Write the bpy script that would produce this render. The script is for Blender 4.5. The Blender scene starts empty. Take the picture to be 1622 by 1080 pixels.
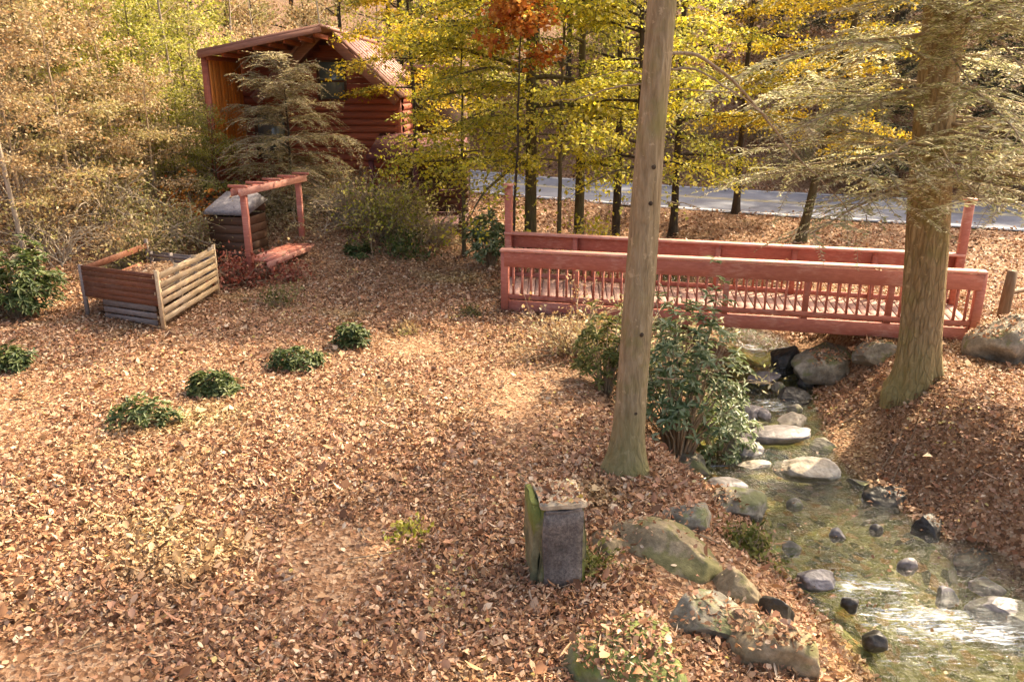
import bpy, bmesh, math, random
import numpy as np
from mathutils import Vector, Matrix
from mathutils.bvhtree import BVHTree

random.seed(7)
RNG = np.random.default_rng(11)
SC = bpy.context.scene
COL = SC.collection
PI = math.pi

# ------------------------------------------------------------------ camera
CAM = np.array([0.0, 0.0, 4.1]); PITCH = math.radians(17.5); F = 1262.0
def ray(px, py):
    u, v = (px - 811) / F, (540 - py) / F
    c, s = math.cos(PITCH), math.sin(PITCH)
    return np.array([u, c + v * s, -s + v * c])
def at_z(px, py, z):
    d = ray(px, py); t = (z - CAM[2]) / d[2]; return CAM + d * t
def at_y(px, py, y):
    d = ray(px, py); return CAM + d * (y / d[1])

# ------------------------------------------------------------------ noise
def _hash(ix, iy, iz, seed):
    n = (ix * 374761393 + iy * 668265263 + iz * 2147483647 * 3 + seed * 974634777) & 0xFFFFFFFF
    n = ((n ^ (n >> 13)) * 1274126177) & 0xFFFFFFFF
    n = (n ^ (n >> 16)) & 0xFFFFFFFF
    return n.astype(np.float64) / 4294967295.0
def vnoise(p, seed=0):
    p = np.asarray(p, float); i = np.floor(p).astype(np.int64); f = p - i; f = f * f * (3 - 2 * f)
    out = 0
    for dx in (0, 1):
        for dy in (0, 1):
            for dz in (0, 1):
                w = (f[..., 0] if dx else 1 - f[..., 0]) * (f[..., 1] if dy else 1 - f[..., 1]) * (f[..., 2] if dz else 1 - f[..., 2])
                out = out + w * _hash(i[..., 0] + dx, i[..., 1] + dy, i[..., 2] + dz, seed)
    return out * 2 - 1
def fbm(p, oct=4, seed=0):
    p = np.asarray(p, float); a, s, o = 1.0, 0.0, 0.0
    for k in range(oct):
        s = s + a * vnoise(p * 2 ** k, seed + k); o += a; a *= 0.5
    return s / o
def fbm2(x, y, sc, oct=4, seed=0):
    return fbm(np.stack([np.asarray(x) / sc, np.asarray(y) / sc, np.zeros_like(np.asarray(x, float)) + seed * 3.7], -1), oct, seed)
def sstep(a, b, x):
    t = np.clip((x - a) / (b - a), 0, 1); return t * t * (3 - 2 * t)

# ------------------------------------------------------------------ geometry accumulator
class Geo:
    def __init__(self): self.v, self.f, self.n = [], [], 0
    def add(self, v, f):
        v = np.asarray(v, np.float64).reshape(-1, 3)
        for a in (f if isinstance(f, list) else [f]):
            a = np.asarray(a, np.int64)
            if len(a): self.f.append(a + self.n)
        self.v.append(v); self.n += len(v)
    def mesh(self, name, mat=None, smooth=False, origin=(0, 0, 0)):
        me = bpy.data.meshes.new(name)
        if self.n:
            v = np.concatenate(self.v) - np.asarray(origin)
            me.vertices.add(len(v)); me.vertices.foreach_set('co', v.astype(np.float32).ravel())
            nl = sum(a.size for a in self.f); npoly = sum(len(a) for a in self.f)
            me.loops.add(nl); me.loops.foreach_set('vertex_index', np.concatenate([a.ravel() for a in self.f]).astype(np.int32))
            tot = np.concatenate([np.full(len(a), a.shape[1], np.int32) for a in self.f])
            st = np.concatenate([[0], np.cumsum(tot)[:-1]]).astype(np.int32)
            me.polygons.add(npoly); me.polygons.foreach_set('loop_start', st)
            me.update(calc_edges=True); me.validate()
            if smooth: me.polygons.foreach_set('use_smooth', np.ones(len(me.polygons), bool)); me.update()
        if mat: me.materials.append(mat)
        return me
    # shapes
    def box(self, lo, hi, rot=0.0, piv=(0, 0, 0), jit=0.0):
        x0, y0, z0 = lo; x1, y1, z1 = hi
        v = np.array([[x0,y0,z0],[x1,y0,z0],[x1,y1,z0],[x0,y1,z0],[x0,y0,z1],[x1,y0,z1],[x1,y1,z1],[x0,y1,z1]], float)
        if jit: v += RNG.uniform(-jit, jit, v.shape)
        if rot:
            c, s = math.cos(rot), math.sin(rot); q = v - piv
            v = np.stack([q[:,0]*c - q[:,1]*s, q[:,0]*s + q[:,1]*c, q[:,2]], 1) + piv
        self.add(v, np.array([[0,3,2,1],[4,5,6,7],[0,1,5,4],[1,2,6,5],[2,3,7,6],[3,0,4,7]]))
    def bar(self, a, b, w, h, up=(0, 0, 1), bevel=0.006):
        """a plank from a to b, w wide across, h thick along up, with slightly broken edges"""
        a, b = np.asarray(a, float), np.asarray(b, float); d = b - a; L = np.linalg.norm(d); d /= L
        up = np.asarray(up, float); s = np.cross(d, up); s /= np.linalg.norm(s); u = np.cross(s, d)
        e = min(bevel, w * .3, h * .3)
        ring = [(-w/2, -h/2+e), (-w/2+e, -h/2), (w/2-e, -h/2), (w/2, -h/2+e), (w/2, h/2-e), (w/2-e, h/2), (-w/2+e, h/2), (-w/2, h/2-e)]
        v = [p + s * x + u * y for p in (a, b) for x, y in ring]
        f = [[i, (i+1) % 8, 8 + (i+1) % 8, 8 + i] for i in range(8)]
        self.add(v, [np.array(f), np.array([[7,6,5,4,3,2,1,0],[8,9,10,11,12,13,14,15]])])
    def tube(self, P, R, sides=6, cap=True):
        P = np.asarray(P, float); n = len(P); R = np.broadcast_to(np.asarray(R, float), (n,))
        T = np.gradient(P, axis=0); T /= np.linalg.norm(T, axis=1)[:, None] + 1e-9
        ref = np.array([0, 0, 1.0]) if abs(T[0, 2]) < .8 else np.array([1.0, 0, 0])
        A = np.cross(T, ref); A /= np.linalg.norm(A, axis=1)[:, None] + 1e-9; B = np.cross(T, A)
        th = np.arange(sides) * 2 * PI / sides
        v = P[:, None] + R[:, None, None] * (np.cos(th)[None, :, None] * A[:, None] + np.sin(th)[None, :, None] * B[:, None])
        i = np.arange(n - 1)[:, None] * sides; j = np.arange(sides)[None]; k = (j + 1) % sides
        f = np.stack([i + j, i + k, i + sides + k, i + sides + j], -1).reshape(-1, 4)
        fs = [f]
        if cap and sides > 3: fs.append(np.array([np.arange(sides) + (n - 1) * sides]))
        self.add(v.reshape(-1, 3), fs)
    def leaves(self, P, D, N, L, W, fold=.25, six=False, curl=0.0):
        n = len(P)
        if n == 0: return
        D = D / (np.linalg.norm(D, axis=1)[:, None] + 1e-9)
        S = np.cross(D, N); S /= np.linalg.norm(S, axis=1)[:, None] + 1e-9
        U = np.cross(S, D)
        L = np.broadcast_to(L, (n,))[:, None]; W = np.broadcast_to(W, (n,))[:, None]
        fo = np.broadcast_to(fold, (n,))[:, None]
        if not six:
            v = np.stack([P, P + D*L*.45 + S*W*.5 + U*W*fo, P + D*L, P + D*L*.45 - S*W*.5 + U*W*fo], 1)
            self.add(v.reshape(-1, 3), np.arange(n * 4).reshape(n, 4))
        else:
            c = np.broadcast_to(curl, (n,))[:, None]
            v = np.stack([P, P + D*L*.28 + S*W*.42 + U*W*fo, P + D*L*.66 + S*W*.5 + U*(W*fo + c*L*.3), P + D*L + U*c*L,
                          P + D*L*.66 - S*W*.5 + U*(W*fo + c*L*.3), P + D*L*.28 - S*W*.42 + U*W*fo], 1)
            b = np.arange(n)[:, None] * 6
            self.add(v.reshape(-1, 3), np.concatenate([b + [0, 1, 2, 3], b + [0, 3, 4, 5]]))

# ------------------------------------------------------------------ tagging
def tag(o, label=None, cat=None, group=None, kind=None):
    if label: o['label'] = label
    if cat: o['category'] = cat
    if group: o['group'] = group
    if kind: o['kind'] = kind
    return o
def thing(name, label, cat, loc=(0, 0, 0), rz=0.0, group=None, scale=1.0):
    o = bpy.data.objects.new(name, None); COL.objects.link(o)
    o.location = loc; o.rotation_euler = (0, 0, rz); o.scale = (scale,) * 3 if np.isscalar(scale) else scale
    o.empty_display_size = .2
    return tag(o, label, cat, group)
def part(name, geo, mat, parent=None, smooth=False, origin=(0, 0, 0), label=None):
    me = geo.mesh(name, mat, smooth, origin) if isinstance(geo, Geo) else geo
    o = bpy.data.objects.new(name, me); COL.objects.link(o)
    if parent: o.parent = parent
    if label: o['label'] = label
    return o
def dup(root, loc, rz=0.0, scale=1.0, label=None, group=None, cat=None, tilt=(0, 0), mats=None):
    r = root.copy(); COL.objects.link(r); r.location = loc; r.rotation_euler = (tilt[0], tilt[1], rz)
    r.scale = (scale,) * 3 if np.isscalar(scale) else scale
    tag(r, label, cat, group)
    for ch in list(root.children):
        c = ch.copy(); COL.objects.link(c); c.parent = r
        for g in list(ch.children):
            d = g.copy(); COL.objects.link(d); d.parent = c
    return r

# ------------------------------------------------------------------ materials
def nodes(name):
    m = bpy.data.materials.new(name); m.use_nodes = True
    nt = m.node_tree; nt.nodes.clear()
    return m, nt, nt.nodes.new, nt.links.new
def ramp(nt, stops, fac, interp='LINEAR'):
    r = nt.nodes.new('ShaderNodeValToRGB'); r.color_ramp.interpolation = interp
    e = r.color_ramp.elements
    while len(e) < len(stops): e.new(0.5)
    for k, (p, c) in enumerate(stops):
        e[k].position = p; e[k].color = (*c, 1)
    nt.links.new(fac, r.inputs[0]); return r.outputs[0]
def noise(nt, vec, scale, detail=4, rough=.6, dist=0.0):
    n = nt.nodes.new('ShaderNodeTexNoise'); n.inputs['Scale'].default_value = scale
    n.inputs['Detail'].default_value = detail; n.inputs['Roughness'].default_value = rough
    n.inputs['Distortion'].default_value = dist
    if vec is not None: nt.links.new(vec, n.inputs['Vector'])
    return n.outputs['Fac']
def noise_c(nt, vec, scale):
    n = nt.nodes.new('ShaderNodeTexNoise'); n.inputs['Scale'].default_value = scale; nt.links.new(vec, n.inputs['Vector']); return n.outputs['Color']
def mix(nt, fac, a, b, mode='MIX'):
    m = nt.nodes.new('ShaderNodeMix'); m.data_type = 'RGBA'; m.blend_type = mode
    for s, x in ((m.inputs[0], fac), (m.inputs[6], a), (m.inputs[7], b)):
        if hasattr(x, 'is_linked'): nt.links.new(x, s)
        else: s.default_value = x if np.isscalar(x) else (*x, 1)
    return m.outputs[2]
def mapping(nt, vec, scale=(1, 1, 1)):
    m = nt.nodes.new('ShaderNodeMapping'); m.inputs['Scale'].default_value = scale
    nt.links.new(vec, m.inputs['Vector']); return m.outputs[0]
def math_n(nt, op, a, b=0.0, clamp=False):
    m = nt.nodes.new('ShaderNodeMath'); m.operation = op; m.use_clamp = clamp
    for s, x in ((m.inputs[0], a), (m.inputs[1], b)):
        if hasattr(x, 'is_linked'): nt.links.new(x, s)
        else: s.default_value = x
    return m.outputs[0]
def bump(nt, h, strength=.5, dist=.02):
    b = nt.nodes.new('ShaderNodeBump'); b.inputs['Strength'].default_value = strength; b.inputs['Distance'].default_value = dist
    nt.links.new(h, b.inputs['Height']); return b.outputs[0]
def finish(nt, color, rough=.7, normal=None, spec=.3):
    p = nt.nodes.new('ShaderNodeBsdfPrincipled'); o = nt.nodes.new('ShaderNodeOutputMaterial')
    if hasattr(color, 'is_linked'): nt.links.new(color, p.inputs['Base Color'])
    else: p.inputs['Base Color'].default_value = (*color, 1)
    if hasattr(rough, 'is_linked'): nt.links.new(rough, p.inputs['Roughness'])
    else: p.inputs['Roughness'].default_value = rough
    p.inputs['Specular IOR Level'].default_value = spec
    if normal is not None: nt.links.new(normal, p.inputs['Normal'])
    nt.links.new(p.outputs[0], o.inputs[0]); return p

def leaf_mat(name, cols, trans=.4, patch=None, rough=.55, spec=.25, pscale=.5, pth=(.5, .62)):
    """leaves: every leaf (mesh island) takes its own tint; 'patch' = tints of whole boughs"""
    m, nt, N, L = nodes(name)
    g = N('ShaderNodeNewGeometry'); tc = N('ShaderNodeTexCoord')
    st = [((k + .5) / len(cols), c) for k, c in enumerate(cols)]
    c = ramp(nt, st, g.outputs['Random Per Island'])
    if patch:
        st2 = [((k + .5) / len(patch), q) for k, q in enumerate(patch)]
        c2 = ramp(nt, st2, g.outputs['Random Per Island'])
        f = ramp(nt, [(pth[0], (0, 0, 0)), (pth[1], (1, 1, 1))], noise(nt, tc.outputs['Object'], pscale, 2))
        c = mix(nt, f, c, c2)
    p = N('ShaderNodeBsdfPrincipled'); p.inputs['Roughness'].default_value = rough; p.inputs['Specular IOR Level'].default_value = spec
    L(c, p.inputs['Base Color'])
    t = N('ShaderNodeBsdfTranslucent'); L(c, t.inputs['Color'])
    mx = N('ShaderNodeMixShader'); mx.inputs[0].default_value = trans
    L(p.outputs[0], mx.inputs[1]); L(t.outputs[0], mx.inputs[2])
    o = N('ShaderNodeOutputMaterial'); L(mx.outputs[0], o.inputs[0])
    return m
def bark_mat(name, dark, mid, light, moss=None, scale=1.0, crack=0.0):
    m, nt, N, L = nodes(name)
    tc = N('ShaderNodeTexCoord'); v = mapping(nt, tc.outputs['Object'], (9*scale, 9*scale, 1.6*scale))
    n1 = noise(nt, v, 2.2, 6, .65, .4)
    n2 = noise(nt, tc.outputs['Object'], 2.3, 3)
    c = ramp(nt, [(.3, dark), (.5, mid), (.72, light)], n1)
    if moss:
        f = ramp(nt, [(.52, (0, 0, 0)), (.68, (1, 1, 1))], n2); c = mix(nt, math_n(nt, 'MULTIPLY', f, .6), c, moss)
    h = n1
    if crack:
        vo = N('ShaderNodeTexVoronoi'); vo.feature = 'DISTANCE_TO_EDGE'; vo.inputs['Scale'].default_value = 1.6
        wv = mapping(nt, tc.outputs['Object'], (9*scale, 9*scale, 2.2*scale)); L(mix(nt, .35, wv, noise_c(nt, wv, 1.5), 'ADD'), vo.inputs['Vector'])
        f = ramp(nt, [(.0, (0, 0, 0)), (.16, (1, 1, 1))], vo.outputs['Distance'])
        c = mix(nt, crack, c, f, 'MULTIPLY'); h = math_n(nt, 'ADD', n1, math_n(nt, 'MULTIPLY', f, crack * 2.2))
        sp = ramp(nt, [(.6, (0, 0, 0)), (.66, (1, 1, 1))], noise(nt, tc.outputs['Object'], 7, 5, .7))
        c = mix(nt, math_n(nt, 'MULTIPLY', sp, .45), c, [min(.6, q * 1.5) for q in light])
        sz = N('ShaderNodeSeparateXYZ'); L(tc.outputs['Object'], sz.inputs[0])
        bf = math_n(nt, 'MULTIPLY', ramp(nt, [(.0, (1, 1, 1)), (.55, (0, 0, 0))], math_n(nt, 'ADD', math_n(nt, 'MULTIPLY', sz.outputs[2], .6), math_n(nt, 'MULTIPLY', math_n(nt, 'SUBTRACT', n2, .5), .8))), .6)
        c = mix(nt, bf, c, moss)
    finish(nt, c, .85, bump(nt, h, .9, .04), .15); return m
def rock_mat(name, dark, mid, light, moss=None, mossamt=.5, rough=.8, speck=False):
    m, nt, N, L = nodes(name)
    tc = N('ShaderNodeTexCoord'); g = N('ShaderNodeNewGeometry')
    n1 = noise(nt, tc.outputs['Object'], 3.5, 8, .62); n2 = noise(nt, tc.outputs['Object'], 38 if speck else 18, 4, .7)
    c = ramp(nt, [(.3, dark), (.5, mid), (.68, light)], n1)
    c = mix(nt, .55 if speck else .35, c, ramp(nt, [(.36, (.25, .25, .25)), (.64, (1.5, 1.5, 1.5))], n2), 'MULTIPLY')
    if moss:
        n3 = noise(nt, tc.outputs['Object'], 2.6, 5, .6)
        sx = N('ShaderNodeSeparateXYZ'); L(g.outputs['Normal'], sx.inputs[0])
        f = math_n(nt, 'ADD', n3, math_n(nt, 'MULTIPLY', sx.outputs[2], .12))
        f = ramp(nt, [(.72 - .25*mossamt, (0, 0, 0)), (.80 - .25*mossamt, (1, 1, 1))], f)
        c = mix(nt, math_n(nt, 'MULTIPLY', f, .8), c, mix(nt, n2, [x * .6 for x in moss], [x * 1.4 for x in moss]))
    h = math_n(nt, 'ADD', n1, math_n(nt, 'MULTIPLY', n2, .35))
    finish(nt, c, rough, bump(nt, h, .7, .03), .3); return m
def wood_mat(name, cols, axis='x', scale=1.0, rough=.65, wear=None):
    m, nt, N, L = nodes(name)
    tc = N('ShaderNodeTexCoord'); g = N('ShaderNodeNewGeometry')
    sc = {'x': (1.2, 14, 14), 'y': (14, 1.2, 14), 'z': (14, 14, 1.2)}[axis]
    v = mapping(nt, tc.outputs['Object'], tuple(q * scale for q in sc))
    n1 = noise(nt, v, 2.0, 5, .65, .3); n2 = noise(nt, tc.outputs['Object'], 1.7, 4, .6)
    st = [(.25 + .5 * k / max(1, len(cols) - 1), c) for k, c in enumerate(cols)]
    c = ramp(nt, st, n1)
    rnd = ramp(nt, [(0, (.78, .78, .78)), (1, (1.18, 1.18, 1.18))], g.outputs['Random Per Island'])
    c = mix(nt, 1.0, c, rnd, 'MULTIPLY')
    if wear:
        f = ramp(nt, [(.51, (0, 0, 0)), (.68, (1, 1, 1))], math_n(nt, 'ADD', math_n(nt, 'MULTIPLY', n1, .4), math_n(nt, 'MULTIPLY', n2, .6)))
        c = mix(nt, math_n(nt, 'MULTIPLY', f, .7), c, wear)
    finish(nt, c, rough, bump(nt, n1, .35, .008), .25); return m

RED = wood_mat('red_stained_wood', [(.31, .098, .066), (.39, .13, .088), (.46, .17, .118)], wear=(.52, .3, .23))
RED_SUNLIT = wood_mat('worn_sunlit_red_wood', [(.5, .2, .14), (.58, .27, .2), (.66, .34, .26)], wear=(.7, .46, .37))  # red with worn patches, lightened: sunlight on the caps is in the colour
DECKW = wood_mat('weathered_pink_deck_wood', [(.26, .145, .11), (.35, .21, .165), (.43, .28, .225)], 'y')
CABIN = wood_mat('red_brown_cabin_wood', [(.21, .06, .033), (.3, .085, .047), (.38, .12, .07)])
CABTRIM = wood_mat('faded_cabin_trim_wood', [(.19, .085, .055), (.25, .115, .078), (.31, .15, .105)])
ORANGEW = wood_mat('orange_cedar_siding', [(.5, .15, .03), (.64, .22, .045), (.72, .28, .07)], 'z')  # brightened orange puts the sunlight on this wall into its colour
ROOF = wood_mat('dusty_red_roofing', [(.26, .13, .11), (.32, .17, .14), (.38, .2, .17)], 'y', wear=(.4, .27, .2))
MAROON = wood_mat('maroon_porch_wood', [(.08, .024, .024), (.115, .036, .034), (.16, .055, .05)])
DARKW = wood_mat('dark_brown_wood', [(.06, .032, .02), (.1, .052, .03), (.14, .075, .045)])
PALLET = wood_mat('pale_sunlit_pallet_wood', [(.34, .22, .12), (.47, .34, .2), (.62, .48, .32)], 'y', wear=(.58, .46, .32))  # pale wood, lightened further to paint in the sun on the slatted side
BINRED = wood_mat('rusty_brown_plank_wood', [(.1, .038, .02), (.15, .055, .028), (.21, .08, .042)], wear=(.16, .1, .075))  # rusty brown, darkened to paint in the shade on the plank side
BINGREY = wood_mat('weathered_grey_plank_wood', [(.13, .1, .085), (.19, .15, .13), (.25, .2, .17)])
GREYLID = rock_mat('grey_shingle_lid', (.14, .13, .13), (.21, .19, .19), (.28, .25, .25))
POSTW = wood_mat('grey_brown_post_wood', [(.1, .06, .03), (.16, .1, .055), (.22, .15, .09)], 'z')

BARK_MAIN = bark_mat('tan_grey_bark', (.17, .125, .068), (.28, .215, .125), (.38, .305, .19), (.2, .185, .06), .9, .07)
BARK_BIG = bark_mat('mossy_hemlock_bark', (.19, .13, .062), (.3, .215, .112), (.41, .31, .175), (.24, .21, .075), 1.0, .22)
BARK_DARK = bark_mat('dark_grey_bark', (.03, .023, .016), (.06, .045, .03), (.1, .078, .052))
BARK_OLIVE = bark_mat('olive_brown_bark', (.06, .05, .025), (.1, .08, .04), (.15, .12, .065), (.09, .1, .03))
BARK_PALE = bark_mat('pale_grey_bark', (.25, .2, .14), (.38, .31, .23), (.5, .42, .32))
TWIG = bark_mat('tan_twig_bark', (.2, .14, .085), (.32, .24, .15), (.44, .34, .23))

L_YELLOW = leaf_mat('yellow_maple_leaves', [(.28, .29, .035), (.45, .41, .035), (.58, .48, .04), (.66, .53, .05), (.54, .46, .04), (.7, .63, .2)], .58,
                    patch=[(.2, .22, .03), (.31, .31, .04), (.42, .38, .05), (.52, .46, .08)], pscale=.45)
L_YGREEN = leaf_mat('yellow_green_leaves', [(.16, .18, .022), (.28, .29, .035), (.4, .37, .05), (.48, .45, .1), (.56, .5, .17)], .5)
L_GOLD = leaf_mat('golden_leaves', [(.34, .26, .02), (.55, .4, .025), (.62, .45, .03), (.56, .34, .03), (.66, .52, .09)], .55,
                  patch=[(.14, .15, .02), (.26, .23, .03), (.36, .26, .04)], pscale=.5)
L_ORANGE = leaf_mat('orange_leaves', [(.4, .1, .02), (.5, .17, .03), (.55, .25, .04), (.6, .3, .08)], .45)
L_TAN = leaf_mat('tan_beech_leaves', [(.22, .13, .05), (.37, .24, .1), (.47, .33, .16), (.57, .43, .23), (.4, .2, .08), (.64, .52, .32)], .42,
                 patch=[(.3, .28, .08), (.43, .39, .14), (.24, .24, .06)], pscale=.4)
L_BRUSH = leaf_mat('pale_olive_brush_leaves', [(.2, .18, .055), (.32, .29, .1), (.43, .38, .17), (.54, .47, .26), (.38, .26, .12)], .45)
L_HEMLOCK = leaf_mat('sunlit_hemlock_needles', [(.24, .25, .09), (.38, .38, .16), (.5, .48, .24), (.6, .56, .32), (.68, .63, .42)], .5,
                     patch=[(.38, .3, .15), (.5, .41, .22), (.6, .51, .32)], pscale=.6, pth=(.58, .68))
L_GREYHEM = leaf_mat('grey_green_hemlock_needles', [(.25, .21, .08), (.34, .29, .13), (.45, .39, .2), (.57, .49, .3)], .55)
L_DARKHEM = leaf_mat('dark_hemlock_needles', [(.025, .035, .015), (.05, .06, .025), (.09, .1, .045), (.14, .14, .07)], .3)
L_RHODO = leaf_mat('rhododendron_leaves', [(.055, .09, .025), (.11, .155, .045), (.17, .22, .08), (.25, .3, .13), (.4, .44, .25)], .35, rough=.4, spec=.5)
L_SHRUB = leaf_mat('dark_green_shrub_leaves', [(.03, .055, .01), (.06, .09, .018), (.1, .13, .03), (.17, .19, .06)], .3, rough=.5, spec=.4)
L_OLIVE = leaf_mat('olive_shrub_leaves', [(.07, .07, .02), (.13, .12, .035), (.21, .18, .06), (.3, .24, .1)], .35)
L_RED = leaf_mat('brick_red_leaves', [(.16, .035, .02), (.27, .065, .04), (.38, .12, .075), (.45, .2, .13)], .4)
L_LITTER = leaf_mat('fallen_leaf_litter', [(.1, .048, .024), (.2, .093, .044), (.31, .165, .078), (.4, .24, .122), (.29, .118, .054), (.46, .295, .165), (.38, .175, .092), (.54, .36, .225), (.42, .22, .135), (.22, .105, .052), (.62, .47, .32)], .15,
                    patch=[(.2, .125, .045), (.35, .23, .09), (.47, .33, .15), (.6, .46, .25)], pscale=.38, rough=.6, pth=(.56, .7))
L_LITTERY = leaf_mat('fallen_yellow_leaves', [(.46, .36, .09), (.54, .43, .16), (.6, .5, .25)], .2)
L_FERN = leaf_mat('moss_and_fern_green', [(.06, .075, .015), (.11, .125, .025), (.17, .17, .04), (.24, .22, .07)], .35)

# ------------------------------------------------------------------ terrain
TOE = np.array([(-30, -8), (-14, 9.2), (-9.6, 14.2), (-7.4, 17.0), (-6.5, 19.2), (-7.2, 23), (-9, 30), (-13, 42), (-30, 75)], float)
ROADP = np.array([(70, 2), (34, 17), (24, 21.6), (15.5, 25.6), (6.8, 29.9), (-.8, 34.9), (-7, 40.5), (-16, 46), (-34, 52), (-90, 60)], float)
def poly_sd(x, y, P):
    best = np.full(x.shape, 1e9); sd = np.zeros(x.shape)
    for a, b in zip(P[:-1], P[1:]):
        d = b - a; t = np.clip(((x - a[0]) * d[0] + (y - a[1]) * d[1]) / (d @ d), 0, 1)
        qx, qy = x - a[0] - t * d[0], y - a[1] - t * d[1]; q = np.hypot(qx, qy)
        s = np.sign(d[0] * (y - a[1]) - d[1] * (x - a[0])); m = q < best
        best = np.where(m, q, best); sd = np.where(m, q * s, sd)
    return sd
STREAM = [((2.6, 26), (3.6, 26), -.45), ((3.3, 20), (4.5, 19.6), -.6)]
for l, r, z in [((1150, 548), (1255, 556), -.72), ((1140, 612), (1295, 618), -.9), ((1085, 690), (1312, 690), -1.05), ((1105, 760), (1375, 762), -1.13),
                ((1195, 840), (1455, 820), -1.18), ((1238, 920), (1560, 892), -1.26), ((1305, 1000), (1690, 985), -1.48), ((1370, 1080), (1800, 1080), -1.58)]:
    STREAM.append((tuple(at_z(*l, z)[:2]), tuple(at_z(*r, z)[:2]), z))
STREAM += [((3.6, 3.0), (7.4, 3.4), -1.7), ((4.0, -4), (8.5, -4), -1.9)]
def catmull(A, n):
    A = np.asarray(A, float); k = len(A); t = np.linspace(0, k - 1, n); i = np.clip(t.astype(int), 0, k - 2); f = (t - i)[:, None]
    p0, p1, p2, p3 = A[np.clip(i-1, 0, k-1)], A[i], A[i+1], A[np.clip(i+2, 0, k-1)]
    return .5*((2*p1) + (p2-p0)*f + (2*p0-5*p1+4*p2-p3)*f**2 + (3*p1-p0-3*p2+p3)*f**3)
NS = 260
SL = catmull([s[0] for s in STREAM], NS); SR = catmull([s[1] for s in STREAM], NS); SZ = catmull([[s[2]] for s in STREAM], NS)[:, 0]
SCN = (SL + SR) / 2; SHW = np.linalg.norm(SR - SL, axis=1) / 2
def road_z(x, y): return np.zeros_like(x) + .25
def stream_d(x, y):
    shp = x.shape; x = x.ravel(); y = y.ravel()
    d = np.full(x.shape, 50.0); wz = np.zeros(x.shape)
    m = np.where((x > -4) & (x < 14) & (y > -8) & (y < 30))[0]
    for c in range(0, len(m), 20000):
        k = m[c:c+20000]
        D = np.hypot(x[k, None] - SCN[None, :, 0], y[k, None] - SCN[None, :, 1]) - SHW[None]
        j = D.argmin(1); d[k] = D[np.arange(len(k)), j]; wz[k] = SZ[j]
    return d.reshape(shp), wz.reshape(shp)
def terrain(x, y, masks=False):
    x = np.asarray(x, float); y = np.asarray(y, float)
    s = poly_sd(x, y, TOE)
    hl = .62 * np.maximum(0, s - .3 + .5 * fbm2(x, y, 3, 2, 5)) ** 1.0
    hl = np.where(hl > 9, 9 + (hl - 9) * .6, hl)
    dr = poly_sd(x, y, -1 * ROADP * -1)
    dr = -dr            # positive beyond the road
    hb = .5 * np.maximum(0, dr - 4.5) + 1.3 * sstep(3.6, 8, dr)
    rgt = .35 * np.maximum(0, x - 11.5) * sstep(-14, -7, dr) * 0
    und = .16 * fbm2(x, y, 4.5, 3, 1) + .05 * fbm2(x, y, .9, 3, 2)
    und = und * sstep(0, 5, np.hypot(x - 4, y - 14)) 
    base = np.maximum(hl, 0) + hb + und * (1 + .5 * np.minimum(s.clip(0), 4)) + rgt
    base = base + .95 * np.exp(-((x + 5.4) / 2.7) ** 2 - ((y - 20.9) / 1.9) ** 2)
    w = sstep(3.3, 7.0, np.abs(dr))
    base = base * w + (.25) * (1 - w)
    d, wz = stream_d(x, y)
    dn = d + .22 * fbm2(x, y, .8, 3, 9)
    bank = wz + .02 + (base - wz) * sstep(0, 1.55, dn) ** .85
    bed = wz - .06 - .2 * sstep(0, .7, -dn) + .05 * fbm2(x, y, .35, 3, 4)
    z = np.where(d > 3, base, np.where(dn > 0, bank, bed))
    if masks: return z, sstep(.0, -.14, dn)
    return z
def tz(x, y): return float(terrain(np.array([x]), np.array([y]))[0])
def on_ground(px, py):
    d = ray(px, py); t = np.linspace(3, 60, 2400); p = CAM + d * t[:, None]
    k = np.argmax(p[:, 2] < terrain(p[:, 0], p[:, 1])); return p[k]

def axis(segs):
    out = [segs[0][0]]
    for a, b, st in segs:
        n = max(1, int(round((b - a) / st))); out += list(np.linspace(a, b, n + 1)[1:])
    return np.array(out)
XS = axis([(-160, -60, 8), (-60, -24, 2), (-24, -11, .35), (-11, 10, .09), (10, 18, .35), (18, 60, 2), (60, 160, 8)])
YS = axis([(-30, -4, 2), (-4, 3, .4), (3, 17, .09), (17, 30, .3), (30, 60, .8), (60, 200, 6)])
GX, GY = np.meshgrid(XS, YS)
GZ, BED = terrain(GX, GY, True)
GG = Geo(); nx, ny = len(XS), len(YS)
ii = (np.arange(ny - 1)[:, None] * nx + np.arange(nx - 1)[None]).ravel()
GG.add(np.stack([GX, GY, GZ], -1).reshape(-1, 3), np.stack([ii, ii + 1, ii + nx + 1, ii + nx], 1))

m, nt, N, L = nodes('leafy_forest_floor')
tc = N('ShaderNodeTexCoord')
vor = N('ShaderNodeTexVoronoi'); vor.inputs['Scale'].default_value = 26; vor.inputs['Randomness'].default_value = 1
wob = N('ShaderNodeTexNoise'); wob.inputs['Scale'].default_value = 14; L(tc.outputs['Object'], wob.inputs['Vector'])
L(mix(nt, .06, tc.outputs['Object'], wob.outputs['Color'], 'ADD'), vor.inputs['Vector'])
sepc = N('ShaderNodeSeparateColor'); L(vor.outputs['Color'], sepc.inputs[0])
lit = ramp(nt, [(.0, (.12, .058, .028)), (.25, (.24, .115, .052)), (.5, (.34, .18, .09)), (.75, (.42, .25, .14)), (1, (.52, .36, .22))], sepc.outputs[0])
soil = ramp(nt, [(.4, (.055, .032, .018)), (.7, (.16, .09, .045))], noise(nt, tc.outputs['Object'], 3, 6))
gcol = mix(nt, .3, lit, soil)
mossf = ramp(nt, [(.6, (0, 0, 0)), (.72, (1, 1, 1))], noise(nt, tc.outputs['Object'], .9, 5))
gcol = mix(nt, math_n(nt, 'MULTIPLY', mossf, .55), gcol, (.15, .13, .045))
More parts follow.
